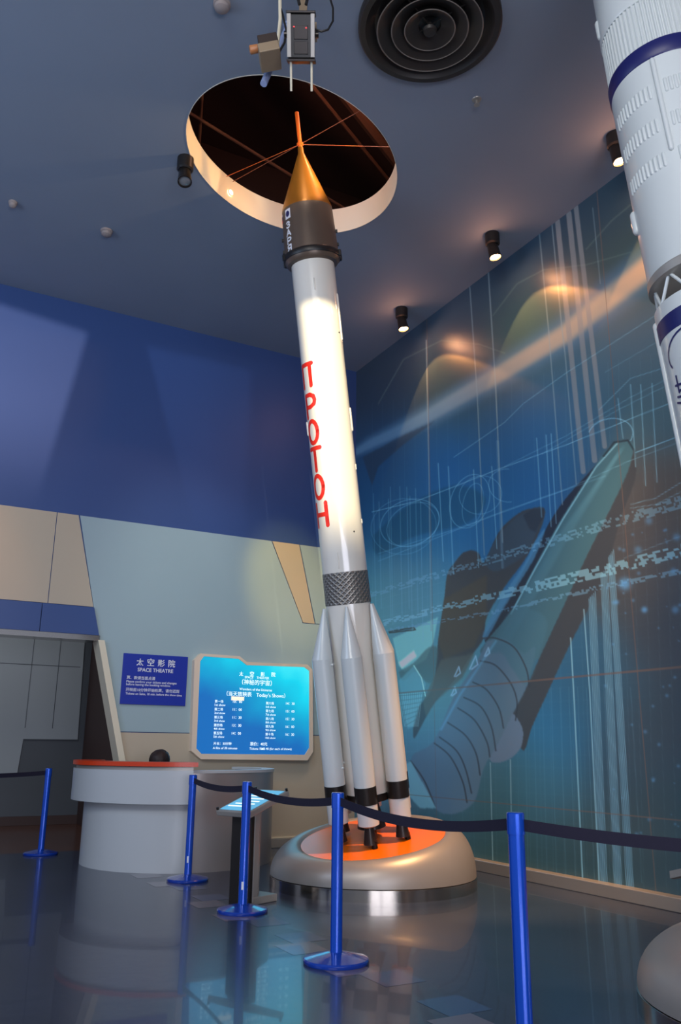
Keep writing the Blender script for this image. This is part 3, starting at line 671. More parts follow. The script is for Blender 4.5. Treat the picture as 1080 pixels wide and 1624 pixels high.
# ------------------------------------------------------------------ pedestals
def pedestal(c0, rb, disc_c, n, rd, label):
    root = empty('pedestal', (c0[0], c0[1], 0)); tag(root, label, 'pedestal', 'domed metal rocket pedestals')
    off = Vector((c0[0], c0[1], 0)); NSEG = 96
    fm = frame_mtx(disc_c, n, (1, 0, 0))
    bot = [Vector((c0[0]+rb*math.cos(2*PI*i/NSEG), c0[1]+rb*math.sin(2*PI*i/NSEG), .105)) for i in range(NSEG)]
    tops = []
    for i in range(NSEG):
        a = 2*PI*i/NSEG; x = Vector((1, 0, 0)); x = (x-n*x.dot(n)).normalized(); y = n.cross(x)
        tops.append((x*math.cos(a)+y*math.sin(a)))
    bm = NB(); rings = []
    K = 14; rt = rd+.055
    for k in range(K+1):
        t = k/K*PI/2; ring = []
        for i in range(NSEG):
            T = disc_c+tops[i]*rt+n*.012; B = bot[i]; e = 1-math.cos(t)
            xy = B.lerp(T, e); z = B.z+(T.z-B.z)*math.sin(t)
            xy2 = Vector((xy.x, xy.y, 0))+Vector((tops[i].x, tops[i].y, 0))*.004*math.sin(2*t)
            ring.append(bm.verts.new((xy2.x-off.x, xy2.y-off.y, z)))
        rings.append(ring)
    rings.append([bm.verts.new(disc_c+tops[i]*(rd+.02)+n*.006-off) for i in range(NSEG)])
    rings.append([bm.verts.new(disc_c+tops[i]*rd-n*.012-off) for i in range(NSEG)])
    for A_, B_ in zip(rings, rings[1:]):
        for i in range(NSEG): bm.faces.new((A_[i], A_[(i+1) % NSEG], B_[(i+1) % NSEG], B_[i]))
    obj('dome', bm, M['steel_soft'], root, True)
    bm = NB(); lathe(bm, [(rb+.004, 0), (rb+.004, .098), (rb-.02, .11)], NSEG, cap=False); obj('skirt_ring', bm, M['chrome'], root, True)['label'] = 'polished steel skirt ring'
    bm = NB(); vs = [bm.verts.new(disc_c+tops[i]*(rd+.004)-n*.004-off) for i in range(NSEG)]; vb = [bm.verts.new(disc_c+tops[i]*(rd+.004)-n*.03-off) for i in range(NSEG)]
    bm.faces.new(vs)
    for i in range(NSEG): bm.faces.new((vs[i], vs[(i+1) % NSEG], vb[(i+1) % NSEG], vb[i]))
    bm.faces.new(vb[::-1]); obj('top_disc', bm, M['orange'], root)['label'] = 'glossy orange top disc'
    return root
ped = pedestal((4.535, 7.60), 1.0, P0, N0, .70, 'domed silver pedestal with glossy orange top under the rocket with red lettering')

# ------------------------------------------------------------------ second rocket at the right
Q0 = Vector((4.4, 2.75, .42)); NQ = Vector((-.085, .04, 1)).normalized()
MQ = frame_mtx(Q0, NQ, CAM-Q0)
r2 = empty('rocket_model', mtx=MQ)
tag(r2, 'white model rocket with ribbed section and dark blue bands at the right edge', 'rocket')
k_ = 1/NQ.z
RQ = .345
def vents(bm, th0, th1, z, h, n, r, w=.012):
    for i in range(n):
        th = th0+(th1-th0)*i/(n-1); pod(bm, r-.004, th, z-h/2, z+h/2, w)
bm = NB(); lathe(bm, [(RQ, 3.64), (RQ, 5.02)], 80); u1 = obj('upper_stage', bm, M['white2'], r2, True)
bm = NB(); lathe(bm, [(RQ-.02, 3.60), (RQ+.008, 3.61), (RQ+.008, 3.66), (RQ, 3.67)], 80); lathe(bm, [(0, 3.63), (RQ-.02, 3.63)], 40); obj('stage_rim', bm, M['steel_soft'], u1, True)
bm = NB(); lathe(bm, [(RQ, 5.0), (RQ+.007, 5.01), (RQ+.007, 5.10), (RQ, 5.12)], 80); obj('blue_band', bm, M['navy'], r2, True)
bm = NB(); n = 72; prof = []
for zi, (r, z) in enumerate(((.343, 5.12), (.336, 5.46))):
    prof.append([bm.verts.new(((r-(.012 if (i % 4) in (0, 1) else 0))*math.cos(2*PI*i/(4*n)), (r-(.012 if (i % 4) in (0, 1) else 0))*math.sin(2*PI*i/(4*n)), z)) for i in range(4*n)])
for i in range(4*n): bm.faces.new((prof[0][i], prof[0][(i+1) % (4*n)], prof[1][(i+1) % (4*n)], prof[1][i]))
obj('ribbed_section', bm, M['white2'], r2)
bm = NB(); lathe(bm, [(.336, 5.45), (.342, 5.46), (.33, 5.75), (.325, 6.0), (.25, 6.25), (.12, 6.48), (0, 6.58)], 80); obj('fairing', bm, M['white2'], r2, True)
for z in (4.78, 4.54, 4.30):
    bm = NB(); vents(bm, -1.15, -.28, z, .105, 11, RQ); vents(bm, .0, .6, z, .105, 8, RQ); obj('vent_row', bm, M['white2'], u1, True)
for th, z0, z1, w in ((-.13, 4.33, 5.0, .016), (-1.32, 5.50, 5.66, .024), (-1.38, 4.02, 4.19, .026), (-.3, 5.52, 5.75, .02), (.25, 5.5, 5.74, .02)):
    bm = NB(); pod(bm, RQ if z0 < 5.3 else .33, th, z0, z1, w); obj('conduit', bm, M['white2'], r2, True)
bm = NB(); NT = 9
for i in range(NT):
    a = 2*PI*i/NT; b = 2*PI*(i+.5)/NT; c = 2*PI*(i+1)/NT
    tube(bm, [((RQ-.03)*math.cos(a), (RQ-.03)*math.sin(a), 3.62), ((RQ-.02)*math.cos(b), (RQ-.02)*math.sin(b), 3.46)], .010, 8)
    tube(bm, [((RQ-.03)*math.cos(c), (RQ-.03)*math.sin(c), 3.62), ((RQ-.02)*math.cos(b), (RQ-.02)*math.sin(b), 3.46)], .010, 8)
obj('truss', bm, M['white2'], r2, True)['label'] = 'open white truss between the stages'
bm = NB(); lathe(bm, [(RQ-.03, 3.46), (RQ, 3.46), (RQ, .35)], 80); l1 = obj('lower_stage', bm, M['white2'], r2, True)
bm = NB(); lathe(bm, [(0, 3.455), (.2, 3.44), (RQ-.005, 3.46)], 60, cap=False); obj('stage_cap', bm, M['charcoal'], l1, True)
bm = NB(); lathe(bm, [(RQ+.003, 3.26), (RQ+.003, 3.37)], 80); obj('blue_band', bm, M['navy'], l1, True)
bm = NB()
arc = [(.5+.5*math.cos(t), .5+.5*math.sin(t)) for t in np.linspace(.6, 3.6, 16)]
wrap_glyph(bm, [arc], RQ+.003, -1.05, 2.98, .40, .26, .012)
wrap_glyph(bm, [[(.25, .95), (.25, .45)], [(.1, .7), (.6, .62), (.9, .7)], [(.25, .5), (.7, .4)], [(.1, .35), (.65, .22)], [(0, .2), (.55, .02)]], RQ+.003, -1.05, 2.80, .16, .2, .014)
obj('emblem', bm, M['navy'], l1)['label'] = 'dark blue brush-stroke emblem'
bm = NB(); pod(bm, RQ, -1.5, 3.22, 3.34, .012); obj('side_fitting', bm, mat('green_fitting', (20, 110, 60), .4), l1, True)
bm = NB(); pod(bm, RQ, -1.45, .5, 3.42, .02); obj('conduit', bm, M['white2'], l1, True)
for a in (.4, 2., 3.5, 5.1):
    bm = NB(); lathe(bm, [(.09, .0), (.10, .0), (.05, .35), (.03, .36)], 28, Matrix.Translation((.18*math.cos(a), .18*math.sin(a), 0)), cap=False); obj('nozzle', bm, M['charcoal'], l1, True)
ped2 = pedestal((4.42, 2.78), 1.035, Q0, NQ, .70, 'domed silver pedestal at the lower right corner under the second rocket')

# ------------------------------------------------------------------ barrier posts with retractable belts
def post(x, y, label, stick=False):
    r = empty('barrier_post', (x, y, 0)); tag(r, label, 'barrier post', 'blue retractable belt barrier posts')
    bm = NB(); lathe(bm, [(0, 0), (.2, 0), (.205, .008), (.205, .02), (.198, .028), (.12, .046), (.05, .062), (0, .064)], 56); obj('base', bm, M['postbase'], r, True)
    bm = NB(); lathe(bm, [(.0375, .05), (.0375, .972), (0, .975)], 32); obj('tube', bm, M['post'], r, True)
    bm = NB(); lathe(bm, [(0, .972), (.041, .972), (.041, .995), (.036, 1.0), (0, 1.0)], 32)
    lathe(bm, [(.0385, .905), (.0415, .905), (.0415, .975), (.0385, .975)], 32); obj('belt_head', bm, M['post'], r, True)
    if stick:
        bm = NB(); box(bm, (-.0395, -.009, .17), (-.0345, .009, .23)); o = obj('sticker', bm, M['sign_white'], r); o.rotation_euler.z = math.radians(58)
        o['label'] = 'small white sticker'
    return r
def belt(r, q, sag):
    p = Vector((r.location.x, r.location.y, .945)); q = Vector((q[0], q[1], .945)); d = (q-p); L = d.length; dn = d.normalized(); s = Vector((-dn.y, dn.x, 0))*.0015
    bm = NB(); N = 28; prev = None
    for i in range(N+1):
        t = i/N; c = p+dn*.042+(d-dn*.084)*t; c.z -= sag*4*t*(1-t); c -= Vector((p.x, p.y, 0))
        tw = .25*math.sin(PI*t); up = Vector((s.x*18*tw, s.y*18*tw, .026))
        row = [bm.verts.new(c+a) for a in (up+s, up-s, -up-s, -up+s)]
        if prev:
            for k in range(4): bm.faces.new((prev[k], prev[(k+1) % 4], row[(k+1) % 4], row[k]))
        else: bm.faces.new(row[::-1])
        prev = row
    bm.faces.new(prev)
    obj('belt', bm, M['belt'], r)['label'] = 'dark navy belt webbing'
S = [((3.0, 8.60), 'blue barrier post in front of the white reception desk, farthest of the belted row'),
     ((2.865, 6.85), 'blue barrier post standing right in front of the sloping information stand'),
     ((2.755, 5.06), 'blue barrier post in the lower middle in front of the rocket pedestal'),
     ((2.70, 3.235), 'nearest and tallest-looking blue barrier post, its base below the picture edge')]
NX = on(1080, 1333, 2, .925)
dN = Vector((NX.x-2.70, NX.y-3.235)).normalized()
E_ = (2.70+dN.x*1.75, 3.235+dN.y*1.75)
posts = [post(*s[0], s[1], i < 2) for i, s in enumerate(S)]
for i in range(3): belt(posts[i], S[i+1][0], (.035, .045, .06)[i])
belt(posts[3], E_, .04)
post(E_[0], E_[1], 'blue barrier post beyond the right edge of the picture')
pl_ = post(2.07, 11.32, 'lone blue barrier post in the corridor opening at the far left')
belt(pl_, (.35, 11.0), .03)
post(.35, 11.0, 'blue barrier post beyond the left edge of the picture')

# ------------------------------------------------------------------ reception desk
dk = empty('reception_desk', (3.4, 10.15, 0)); tag(dk, 'curved white reception desk with an orange counter slab beside the portal', 'desk')
def arcband(bm, r0, r1, z0, z1, a0, a1, n=48, ends=True):
    pts = lambda r: [(r*math.cos(a0+(a1-a0)*i/n), r*math.sin(a0+(a1-a0)*i/n)) for i in range(n+1)]
    o_, i_ = pts(r1), pts(r0); V = []
    for (x, y), (u, v) in zip(o_, i_): V.append([bm.verts.new((x, y, z0)), bm.verts.new((x, y, z1)), bm.verts.new((u, v, z1)), bm.verts.new((u, v, z0))])
    for a, b in zip(V, V[1:]):
        for k in range(4): bm.faces.new((a[k], b[k], b[(k+1) % 4], a[(k+1) % 4]))
    bm.faces.new(V[0]); bm.faces.new(V[-1][::-1])
aL = math.radians(180-33); aM = math.radians(257)
bm = NB(); arcband(bm, 1.04, 1.10, 0, .70, math.radians(180-30), aM); arcband(bm, 1.04, 1.085, .0, .02, math.radians(150), aM); obj('body', bm, M['counter'], dk, True)
bm = NB(); arcband(bm, 1.02, 1.25, .69, 1.03, aL+.05, aM); obj('overhang_band', bm, M['counter'], dk, True)
bm = NB(); arcband(bm, 1.02, 1.22, 1.03, 1.065, aL+.06, aM); obj('shadow_gap', bm, M['steel_soft'], dk, True)
bm = NB(); arcband(bm, .94, 1.26, 1.07, 1.115, aL+.05, aM+.035); obj('counter_slab', bm, M['orange_top'], dk)['label'] = 'orange counter slab'
bm = NB(); arcband(bm, 1.02, 1.09, 0, 1.0, aM+.001, math.radians(360+30)); o = obj('side_body', bm, M['grey_ctr'], dk, True)
bm = NB(); arcband(bm, .95, 1.10, 1.0, 1.03, aM+.001, math.radians(360+30)); obj('side_top', bm, M['counter'], dk)
bm = NB(); arcband(bm, .55, 1.03, .72, .75, math.radians(170), aM); obj('work_surface', bm, M['counter'], dk)

# seated attendant: only the top of the bowed head shows above the slab
pr = empty('person', (3.03, 10.05, 0)); tag(pr, 'person with dark brown hair seated behind the reception desk, head bowed low', 'person')
def skin_body(name, V, Eg, R, m, parent, sub=2):
    me = bpy.data.meshes.new(name); me.from_pydata(V, Eg, []); o = bpy.data.objects.new(name, me); COL.objects.link(o)
    md = o.modifiers.new('skin', 'SKIN'); md.use_smooth_shade = True
    for v, r in zip(me.skin_vertices[0].data, R): v.radius = (r, r)
    me.skin_vertices[0].data[0].use_root = True
    s = o.modifiers.new('sub', 'SUBSURF'); s.levels = s.render_levels = sub
    me.materials.append(m); o.parent = parent; return o
V = [(0, .12, .52), (0, .12, .68), (0, .06, .84), (0, -.02, .98), (0, -.06, 1.04), (0, -.09, 1.08)]; E = [(0, 1), (1, 2), (2, 3), (3, 4), (4, 5)]; R = [.15, .13, .14, .13, .06, .055]
for s in (-1, 1):
    b = len(V); V += [(s*.17, -.01, .96), (s*.23, -.07, .78), (s*.16, -.28, .80), (s*.09, -.36, .80)]; R += [.06, .045, .035, .028]; E += [(3, b), (b, b+1), (b+1, b+2), (b+2, b+3)]
    h0 = b+3
    for f, (dx, dy, L) in enumerate(((-.03, -.09, 1), (-.01, -.105, 1), (.012, -.10, 1), (.03, -.085, 1))):
        c = len(V); V += [(s*.09+dx, -.36+dy*.55, .80), (s*.09+dx, -.36+dy, .785)]; R += [.009, .008]; E += [(h0, c), (c, c+1)]
    c = len(V); V += [(s*.055, -.385, .80), (s*.035, -.41, .79)]; R += [.011, .009]; E += [(h0, c), (c, c+1)]
    c = len(V); V += [(s*.10, .10, .52), (s*.12, -.33, .52), (s*.12, -.30, .10), (s*.12, -.42, .05)]; R += [.09, .065, .045, .035]; E += [(0, c), (c, c+1), (c+1, c+2), (c+2, c+3)]
skin_body('body', V, E, R, M['skin'], pr)
skin_body('shirt', [(0, .12, .60), (0, .12, .68), (0, .06, .84), (0, -.02, .99), (-.18, -.01, .96), (-.235, -.07, .80), (.18, -.01, .96), (.235, -.07, .80)], [(0, 1), (1, 2), (2, 3), (3, 4), (4, 5), (3, 6), (6, 7)], [.17, .15, .155, .12, .075, .06, .075, .06], M['shirt'], pr)
skin_body('trousers', [(0, .12, .55), (.10, .10, .52), (.12, -.33, .52), (.12, -.30, .14), (-.10, .10, .52), (-.12, -.33, .52), (-.12, -.30, .14)], [(0, 1), (1, 2), (2, 3), (0, 4), (4, 5), (5, 6)], [.16, .105, .078, .06, .105, .078, .06], M['trouser'], pr)
hm = Matrix.Translation((0, -.15, 1.105)) @ Matrix.Rotation(math.radians(38), 4, 'Z') @ Matrix.Rotation(math.radians(48), 4, 'X')
bm = NB(); ball(bm, (0, 0, 0), .1, sc=(.78, .98, 1.12), seg=28)
for v in bm.verts:
    if v.co.z < -.03 and v.co.y < 0: v.co.x *= .86
ball(bm, (0, -.10, -.015), .016, sc=(.8, 1.1, 1.4), seg=10); ball(bm, (0, -.093, -.055), .02, sc=(1.2, .5, .4), seg=10)
for s in (-1, 1): ball(bm, (s*.08, .0, -.01), .022, sc=(.4, .8, 1.2), seg=10); ball(bm, (s*.03, -.088, .012), .012, sc=(1, .6, .7), seg=8)
for v in bm.verts: v.co = hm @ v.co
obj('head', bm, M['skin'], pr, True)
bm = NB(); ball(bm, (0, .012, .02), .115, sc=(1.05, 1.0, 1.03), seg=32)
for v in list(bm.verts):
    if v.co.y < -.055 and v.co.z < .055: bm.verts.remove(v)
for v in bm.verts:
    v.co += v.co.normalized()*.004*math.sin(v.co.x*160)
    v.co = hm @ v.co
obj('hair', bm, M['hair'], pr, True)
st = empty('stool', (3.03, 10.17, 0)); tag(st, 'round stool under the seated person, behind the reception desk', 'stool')
bm = NB(); lathe(bm, [(0, .38), (.17, .38), (.18, .40), (.17, .43), (0, .435)], 32); obj('seat', bm, M['black'], st, True)
bm = NB(); lathe(bm, [(0, 0), (.2, 0), (.2, .02), (.03, .05), (.03, .38)], 32); obj('pedestal_base', bm, M['chrome'], st, True)

# ------------------------------------------------------------------ wall sign and lit show-time board
def wallp(px, py, d): p = on(px, py, 1, YB-d); return p
ws = empty('wall_sign', (3.2, YB-.013, 2.1)); tag(ws, 'dark blue theatre notice sign with white text on the light blue wall', 'sign')
y0 = YB-.013; sgn = [wallp(197, 1038, .03), wallp(297, 1042, .03), wallp(293, 1120, .03), wallp(192, 1117, .03)]
xl, xr, zt, zb = 2.765, 3.62, 2.42, 1.785
bm = NB(); box(bm, (xl-3.2, -.02, zb-2.1), (xr-3.2, 0, zt-2.1), bev=.002); obj('board', bm, M['sign_blue'], ws)
bm = NB(); fn = lambda u, v: Vector((xl-3.2+u, -.0215, zt-2.1-v_flip(v)))
def v_flip(v): return v
mk = lambda X0, Z0, yy: (lambda u, v: Vector((X0+u, yy, Z0+v)))
fT = mk(xl-3.2, zb-2.1, -.0215); W_ = xr-xl
for i, ch in enumerate('太空影院'): put_text(bm, ch, .1, W_/2+(i-1.5)*.14, .496, fT, width=.092, align='C', bold=.0015)
put_text(bm, 'SPACE THEATRE', .05, W_/2, .415, fT, width=.47, align='C', bold=.001)
put_text(bm, '票、款请当面点清', .05, .06, .315, fT, width=.37, bold=.0006)
put_text(bm, 'Please confirm your tickets and changes', .032, .06, .27, fT, width=.66, bold=.0004)
put_text(bm, 'before leaving the booking window.', .032, .06, .235, fT, width=.58, bold=.0004)
put_text(bm, '开映前10分钟开始检票，请勿迟到', .05, .06, .165, fT, width=.70, bold=.0006)
put_text(bm, 'Tickets on Sales, 10 min. before the show time', .032, .06, .12, fT, width=.74, bold=.0004)
obj('lettering', bm, M['sign_white'], ws)['label'] = 'white sign text'

lb = empty('light_box', (4.6, YB-.013, 1.8)); tag(lb, 'glowing cyan show-time light box with pale metal frame and notched top edge', 'sign')
def LBp(px, py, d=.10):
    p = on(px, py, 1, YB-d); return (p.x-4.6, p.z-1.8)
out = [LBp(*p) for p in [(308,1047),(318,1036.5),(380,1041),(391,1050),(487,1054),(495,1062),(496,1192),(487,1206),(318,1204),(303,1191)]]
inn = [LBp(*p) for p in [(317,1049),(323,1041),(378,1045),(391,1055),(482,1058),(490,1064),(490,1186),(483,1197),(319,1195.5),(311,1187)]]
bm = NB(); n = len(out)
of = [bm.verts.new((x, -.10, z)) for x, z in out]; inf = [bm.verts.new((x, -.10, z)) for x, z in inn]; ob = [bm.verts.new((x, 0, z)) for x, z in out]; inb = [bm.verts.new((x, -.085, z)) for x, z in inn]
for i in range(n):
    j = (i+1) % n
    for q in ((of[i], of[j], inf[j], inf[i]), (of[i], ob[i], ob[j], of[j]), (inf[i], inf[j], inb[j], inb[i])): bm.faces.new(q)
obj('frame', bm, mat('lightbox_frame', (232, 212, 190), .4), lb)
def lb_mat():
    m = bpy.data.materials.new('backlit_cyan_panel'); m.use_nodes = True; nt = m.node_tree; b = nt.nodes['Principled BSDF']
    tc = nt.nodes.new('ShaderNodeTexCoord'); sp = nt.nodes.new('ShaderNodeSeparateXYZ'); nt.links.new(tc.outputs['Object'], sp.inputs[0])
    # tubes behind the diffuser: brighter towards the top edge and right side, deep blue lower left
    a = nt.nodes.new('ShaderNodeMath'); a.operation = 'MULTIPLY_ADD'; a.inputs[1].default_value = .30; nt.links.new(sp.outputs[0], a.inputs[0])
    z = nt.nodes.new('ShaderNodeMath'); z.operation = 'MULTIPLY'; z.inputs[1].default_value = .62; nt.links.new(sp.outputs[2], z.inputs[0]); nt.links.new(z.outputs[0], a.inputs[2])
    no = nt.nodes.new('ShaderNodeTexNoise'); no.inputs['Scale'].default_value = 2.2; nt.links.new(tc.outputs['Object'], no.inputs['Vector'])
    s2 = nt.nodes.new('ShaderNodeMath'); s2.operation = 'MULTIPLY_ADD'; s2.inputs[1].default_value = .35; nt.links.new(no.outputs[0], s2.inputs[0]); nt.links.new(a.outputs[0], s2.inputs[2])
    cr = nt.nodes.new('ShaderNodeValToRGB'); e = cr.color_ramp.elements
    e[0].position = .0; e[0].color = (*lin((16, 100, 180)), 1); e[1].position = .78; e[1].color = (*lin((80, 245, 250)), 1)
    for p, c in ((.18, (10, 140, 198)), (.38, (6, 176, 215)), (.56, (10, 210, 236))): q = e.new(p); q.color = (*lin(c), 1)
    nt.links.new(s2.outputs[0], cr.inputs[0]); nt.links.new(cr.outputs[0], b.inputs['Emission Color']); b.inputs['Emission Strength'].default_value = .75
    b.inputs['Base Color'].default_value = (.01, .05, .08, 1); b.inputs['Roughness'].default_value = .3; return m
bm = NB(); bm.faces.new([bm.verts.new((x, -.085, z)) for x, z in inn]); bm.faces.new([bm.verts.new((x, -.01, z)) for x, z in inn])
for (x0, z0), (x1, z1) in zip(inn, inn[1:]+inn[:1]): bm.faces.new([bm.verts.new(p) for p in ((x0, -.085, z0), (x1, -.085, z1), (x1, -.01, z1), (x0, -.01, z0))])
obj('panel', bm, lb_mat(), lb)
M['lb_text'] = mat('backlit_text', (220, 240, 245), .4, emit=(225, 245, 250), es=.62)
M['lb_tape'] = mat('paper_strip', (240, 225, 200), .6, emit=(250, 225, 200), es=.6)
bm = NB(); xs0 = inn[-1][0]; BW = 1.58
def LT(s, size, px, py, width=None, align='L', bold=.0005, mi=0):
    x, z = LBp(px, py, .087); put_text(bm, s, size, 0, 0, lambda u, v: Vector((x+u, -.0865, z+v)), width=width, align=align, bold=bold, mi=mi)
for i, ch in enumerate('太空影院'): LT(ch, .06, 382+i*17, 1071.5+i*.4, .06, 'C', .0008)
LT('SPACE    THEATER', .035, 407, 1076.6, .36, 'C')
LT('（神秘的宇宙）', .07, 407, 1086.0, .44, 'C', .0006)
LT('Wonders of the Universe', .042, 405, 1095.6, .48, 'C')
LT('（当天放映表　Today’s Shows）', .065, 406, 1104.8, .86, 'C', .0006)
nm = ['一二三四五', '六七八九十']; en = [('1st', '2nd', '3rd', '4th', '5th'), ('6th', '7th', '8th', '9th', '10th')]
tm = [('10:00', '11:00', '11:30', '13:30', '14:00'), ('14:30', '15:00', '15:30', '16:00', '16:30')]
for c in range(2):
    for r_ in range(5):
        px, py = (340+r_*-.5, 1114+r_*12.6) if c == 0 else (421-r_*.2, 1117+r_*12.3)
        LT('第%s场' % nm[c][r_], .045, px, py, .12); LT('%s show' % en[c][r_], .034, px, py+5.5, .15, bold=.0003)
        LT(tm[c][r_].replace(':', '：'), .036, px+(29 if c == 0 else 32), py+.5, .13)
LT('片长：30分钟', .045, 338, 1181, .25); LT('A film of 30 minutes', .034, 337, 1188, .34, bold=.0003)
LT('票价：40元', .045, 396, 1182, .25); LT('Tickets: RMB 40 (for each of shows)', .034, 395, 1189, .62, bold=.0003)
x, z = LBp(366, 1110.5, .088); vs = [bm.verts.new((x+a, -.088, z+b)) for a, b in ((0, 0), (.185, 0), (.185, .05), (0, .05))]; bm.faces.new(vs).material_index = 1
obj('lettering', bm, [M['lb_text'], M['lb_tape']], lb)['label'] = 'white backlit schedule text'
lamp('AREA', (4.6, YB-.14, 1.75), (4.6, 5, 1.2), 4, (.2, .7, 1.), shape='RECTANGLE', size=1.5, size_y=1.1)

# ------------------------------------------------------------------ information stands
sd = empty('information_stand', (3.015, 7.068, 0)); sd.rotation_euler.z = math.radians(23); tag(sd, 'grey metal information stand with a glowing sloped blue panel beside the rocket pedestal', 'stand')
bm = NB(); box(bm, (0, .0, 0), (.03, .24, .70)); obj('side_plate', bm, M['charcoal'], sd)['label'] = 'dark perforated side plate'
bm = NB(); box(bm, (.03, -.005, .0), (.10, .25, .74), bev=.01); box(bm, (.10, .06, .05), (.19, .24, .77), bev=.02); obj('column', bm, M['steel_soft'], sd)
bm = NB(); box(bm, (.03, -.01, 0), (.335, .26, .06), bev=.006); obj('foot', bm, M['steel_soft'], sd)
tilt = frame_mtx((-.11, .135, .745), Vector((-.33, 0, 1)), (1, 0, .33))
bm = NB(); box(bm, (0, -.205, -.05), (.52, .205, 0), mtx=tilt, bev=.008); obj('desk_panel', bm, M['steel_soft'], sd)
bm = NB(); box(bm, (.03, -.175, .0), (.49, .175, .004), mtx=tilt); o = obj('lit_panel', bm, M['sign_glow'], sd); o['label'] = 'glowing blue text panel'
bm = NB()
for k in range(6): box(bm, (.10+k*.06, -.11, .0042), (.118+k*.06, .15-.03*(k % 3), .0052), mtx=tilt)
obj('text_lines', bm, mat('panel_text', (230, 240, 245), .5, emit=(225, 240, 248), es=.9), sd)
for x, y in ((.013, -.19), (.013, .19), (.507, -.19), (.507, .19)):
    bm = NB(); lathe(bm, [(0, .0), (.012, .0), (.012, .022), (0, .024)], 14, tilt @ Matrix.Translation((x, y, 0))); obj('fixing_stud', bm, M['charcoal'], sd, True)

p = on(1062, 1386, 0, 5.30)
s2 = empty('information_stand', (p.x+.25, p.y-.30, 0)); tag(s2, 'second information stand with cut-corner sloped panel at the far right edge', 'stand')
zt = p.z
hx = [(-.25, .30), (-.10, .40), (.25, .30), (.30, -.20), (.1, -.35), (-.22, -.20)]
tl = lambda x, y: zt+.02+(.25+x)*.0+(.30-y)*.28
bm = NB(); a = [bm.verts.new((x, y, tl(x, y))) for x, y in hx]; b = [bm.verts.new((x, y, tl(x, y)-.05)) for x, y in hx]
bm.faces.new(a); bm.faces.new(b[::-1])
for i in range(6): bm.faces.new((a[i], a[(i+1) % 6], b[(i+1) % 6], b[i]))
obj('desk_panel', bm, M['steel_soft'], s2)
bm = NB(); bm.faces.new([bm.verts.new((x*.78, y*.78, tl(x*.78, y*.78)+.003)) for x, y in hx]); obj('lit_panel', bm, M['sign_glow'], s2)['label'] = 'glowing blue panel'
bm = NB(); prism(bm, [(-.02, .0, 0), (.14, .0, 0), (.14, .0, zt+.07), (-.02, .0, zt+.07)], (0, .1, 0)); obj('column', bm, M['steel_soft'], s2)

# ------------------------------------------------------------------ ceiling fittings
def spot(x, y, aim, lit, label, group=None):
    r = empty('ceiling_spotlight', (x, y, ZC)); tag(r, label, 'spotlight', group)
    bm = NB(); lathe(bm, [(0, 0), (.085, 0), (.085, -.13), (.07, -.145), (0, -.145)], 32); obj('mount', bm, M['black'], r, True)
    d = (Vector(aim)-Vector((x, y, ZC-.2))).normalized(); fm = frame_mtx((0, 0, -.17), -d, (0, 1, 0.01))
    bm = NB(); tube(bm, [(0, 0, -.13), (0, 0, -.18)], .02, 10); obj('joint', bm, M['black'], r)
    bm = NB(); lathe(bm, [(0, .06), (.05, .05), (.062, .02), (.07, -.12), (.073, -.15), (.064, -.15), (.06, -.12), (0, -.11)], 32, fm, cap=False); h = obj('lamp_head', bm, M['charcoal'], r, True)
    bm = NB(); lathe(bm, [(0, -.142), (.045, -.14), (.062, -.132), (.0, -.125)], 28, fm, cap=False); obj('lens', bm, M['lens'] if lit else M['lens_off'], h, True)
    return r, Vector((x, y, ZC))+(fm @ Vector((0, 0, -.18))), d
for (x, y, lab) in ((5.72, 8.80, 'lit black ceiling spotlight nearest the room corner, glowing orange'), (5.70, 6.79, 'lit black ceiling spotlight in the middle of the row above the mural'), (5.70, 4.87, 'lit black ceiling spotlight partly beside the second rocket')):
    r, lp, d = spot(x, y, (6.05, y-.35, 4.2), True, lab, 'lit spotlights above the mural')
    lamp('SPOT', lp, lp+Vector((.10, -.16, -1)), 44, (1., .38, .09), spot_size=math.radians(92), spot_blend=.12, shadow_soft_size=.02)
    lamp('POINT', lp+Vector((-.05, 0, .03)), lp+Vector((0, 0, -1)), 13, (1., .42, .22), shadow_soft_size=.05)
spot(2.10, 7.30, (1.9, 6.0, 3.0), False, 'unlit black ceiling spotlight to the left of the oval opening')
def detector(x, y, label, r_=.06):
    o = empty('smoke_detector', (x, y, ZC)); tag(o, label, 'smoke detector', 'ceiling smoke detectors')
    bm = NB(); lathe(bm, [(0, 0), (r_*1.2, 0), (r_*1.2, -.02), (r_, -.028)], 32); obj('base', bm, M['detector'], o, True)
    bm = NB(); lathe(bm, [(r_, -.026), (r_*.95, -.055), (r_*.5, -.07), (0, -.072)], 32); obj('sensor', bm, M['detector'], o, True)
detector(1.744, 5.33, 'round smoke detector at the top left of the ceiling')
detector(1.693, 8.98, 'round smoke detector on the ceiling above the blue wall')
detector(.638, 8.95, 'small round smoke detector on the far left of the ceiling', .04)
sp_ = empty('sprinkler', (4.215, 5.157, ZC)); tag(sp_, 'small sprinkler head on the ceiling between opening and mural', 'sprinkler')
bm = NB(); lathe(bm, [(0, 0), (.045, 0), (.04, -.008), (.012, -.012), (.010, -.05), (0, -.05)], 20); obj('escutcheon', bm, M['steel'], sp_, True)
bm = NB(); lathe(bm, [(0, -.06), (.028, -.06), (.028, -.064), (0, -.064)], 16); tube(bm, [(.01, 0, -.05), (.015, 0, -.06)], .003, 6); obj('deflector', bm, M['steel'], sp_)
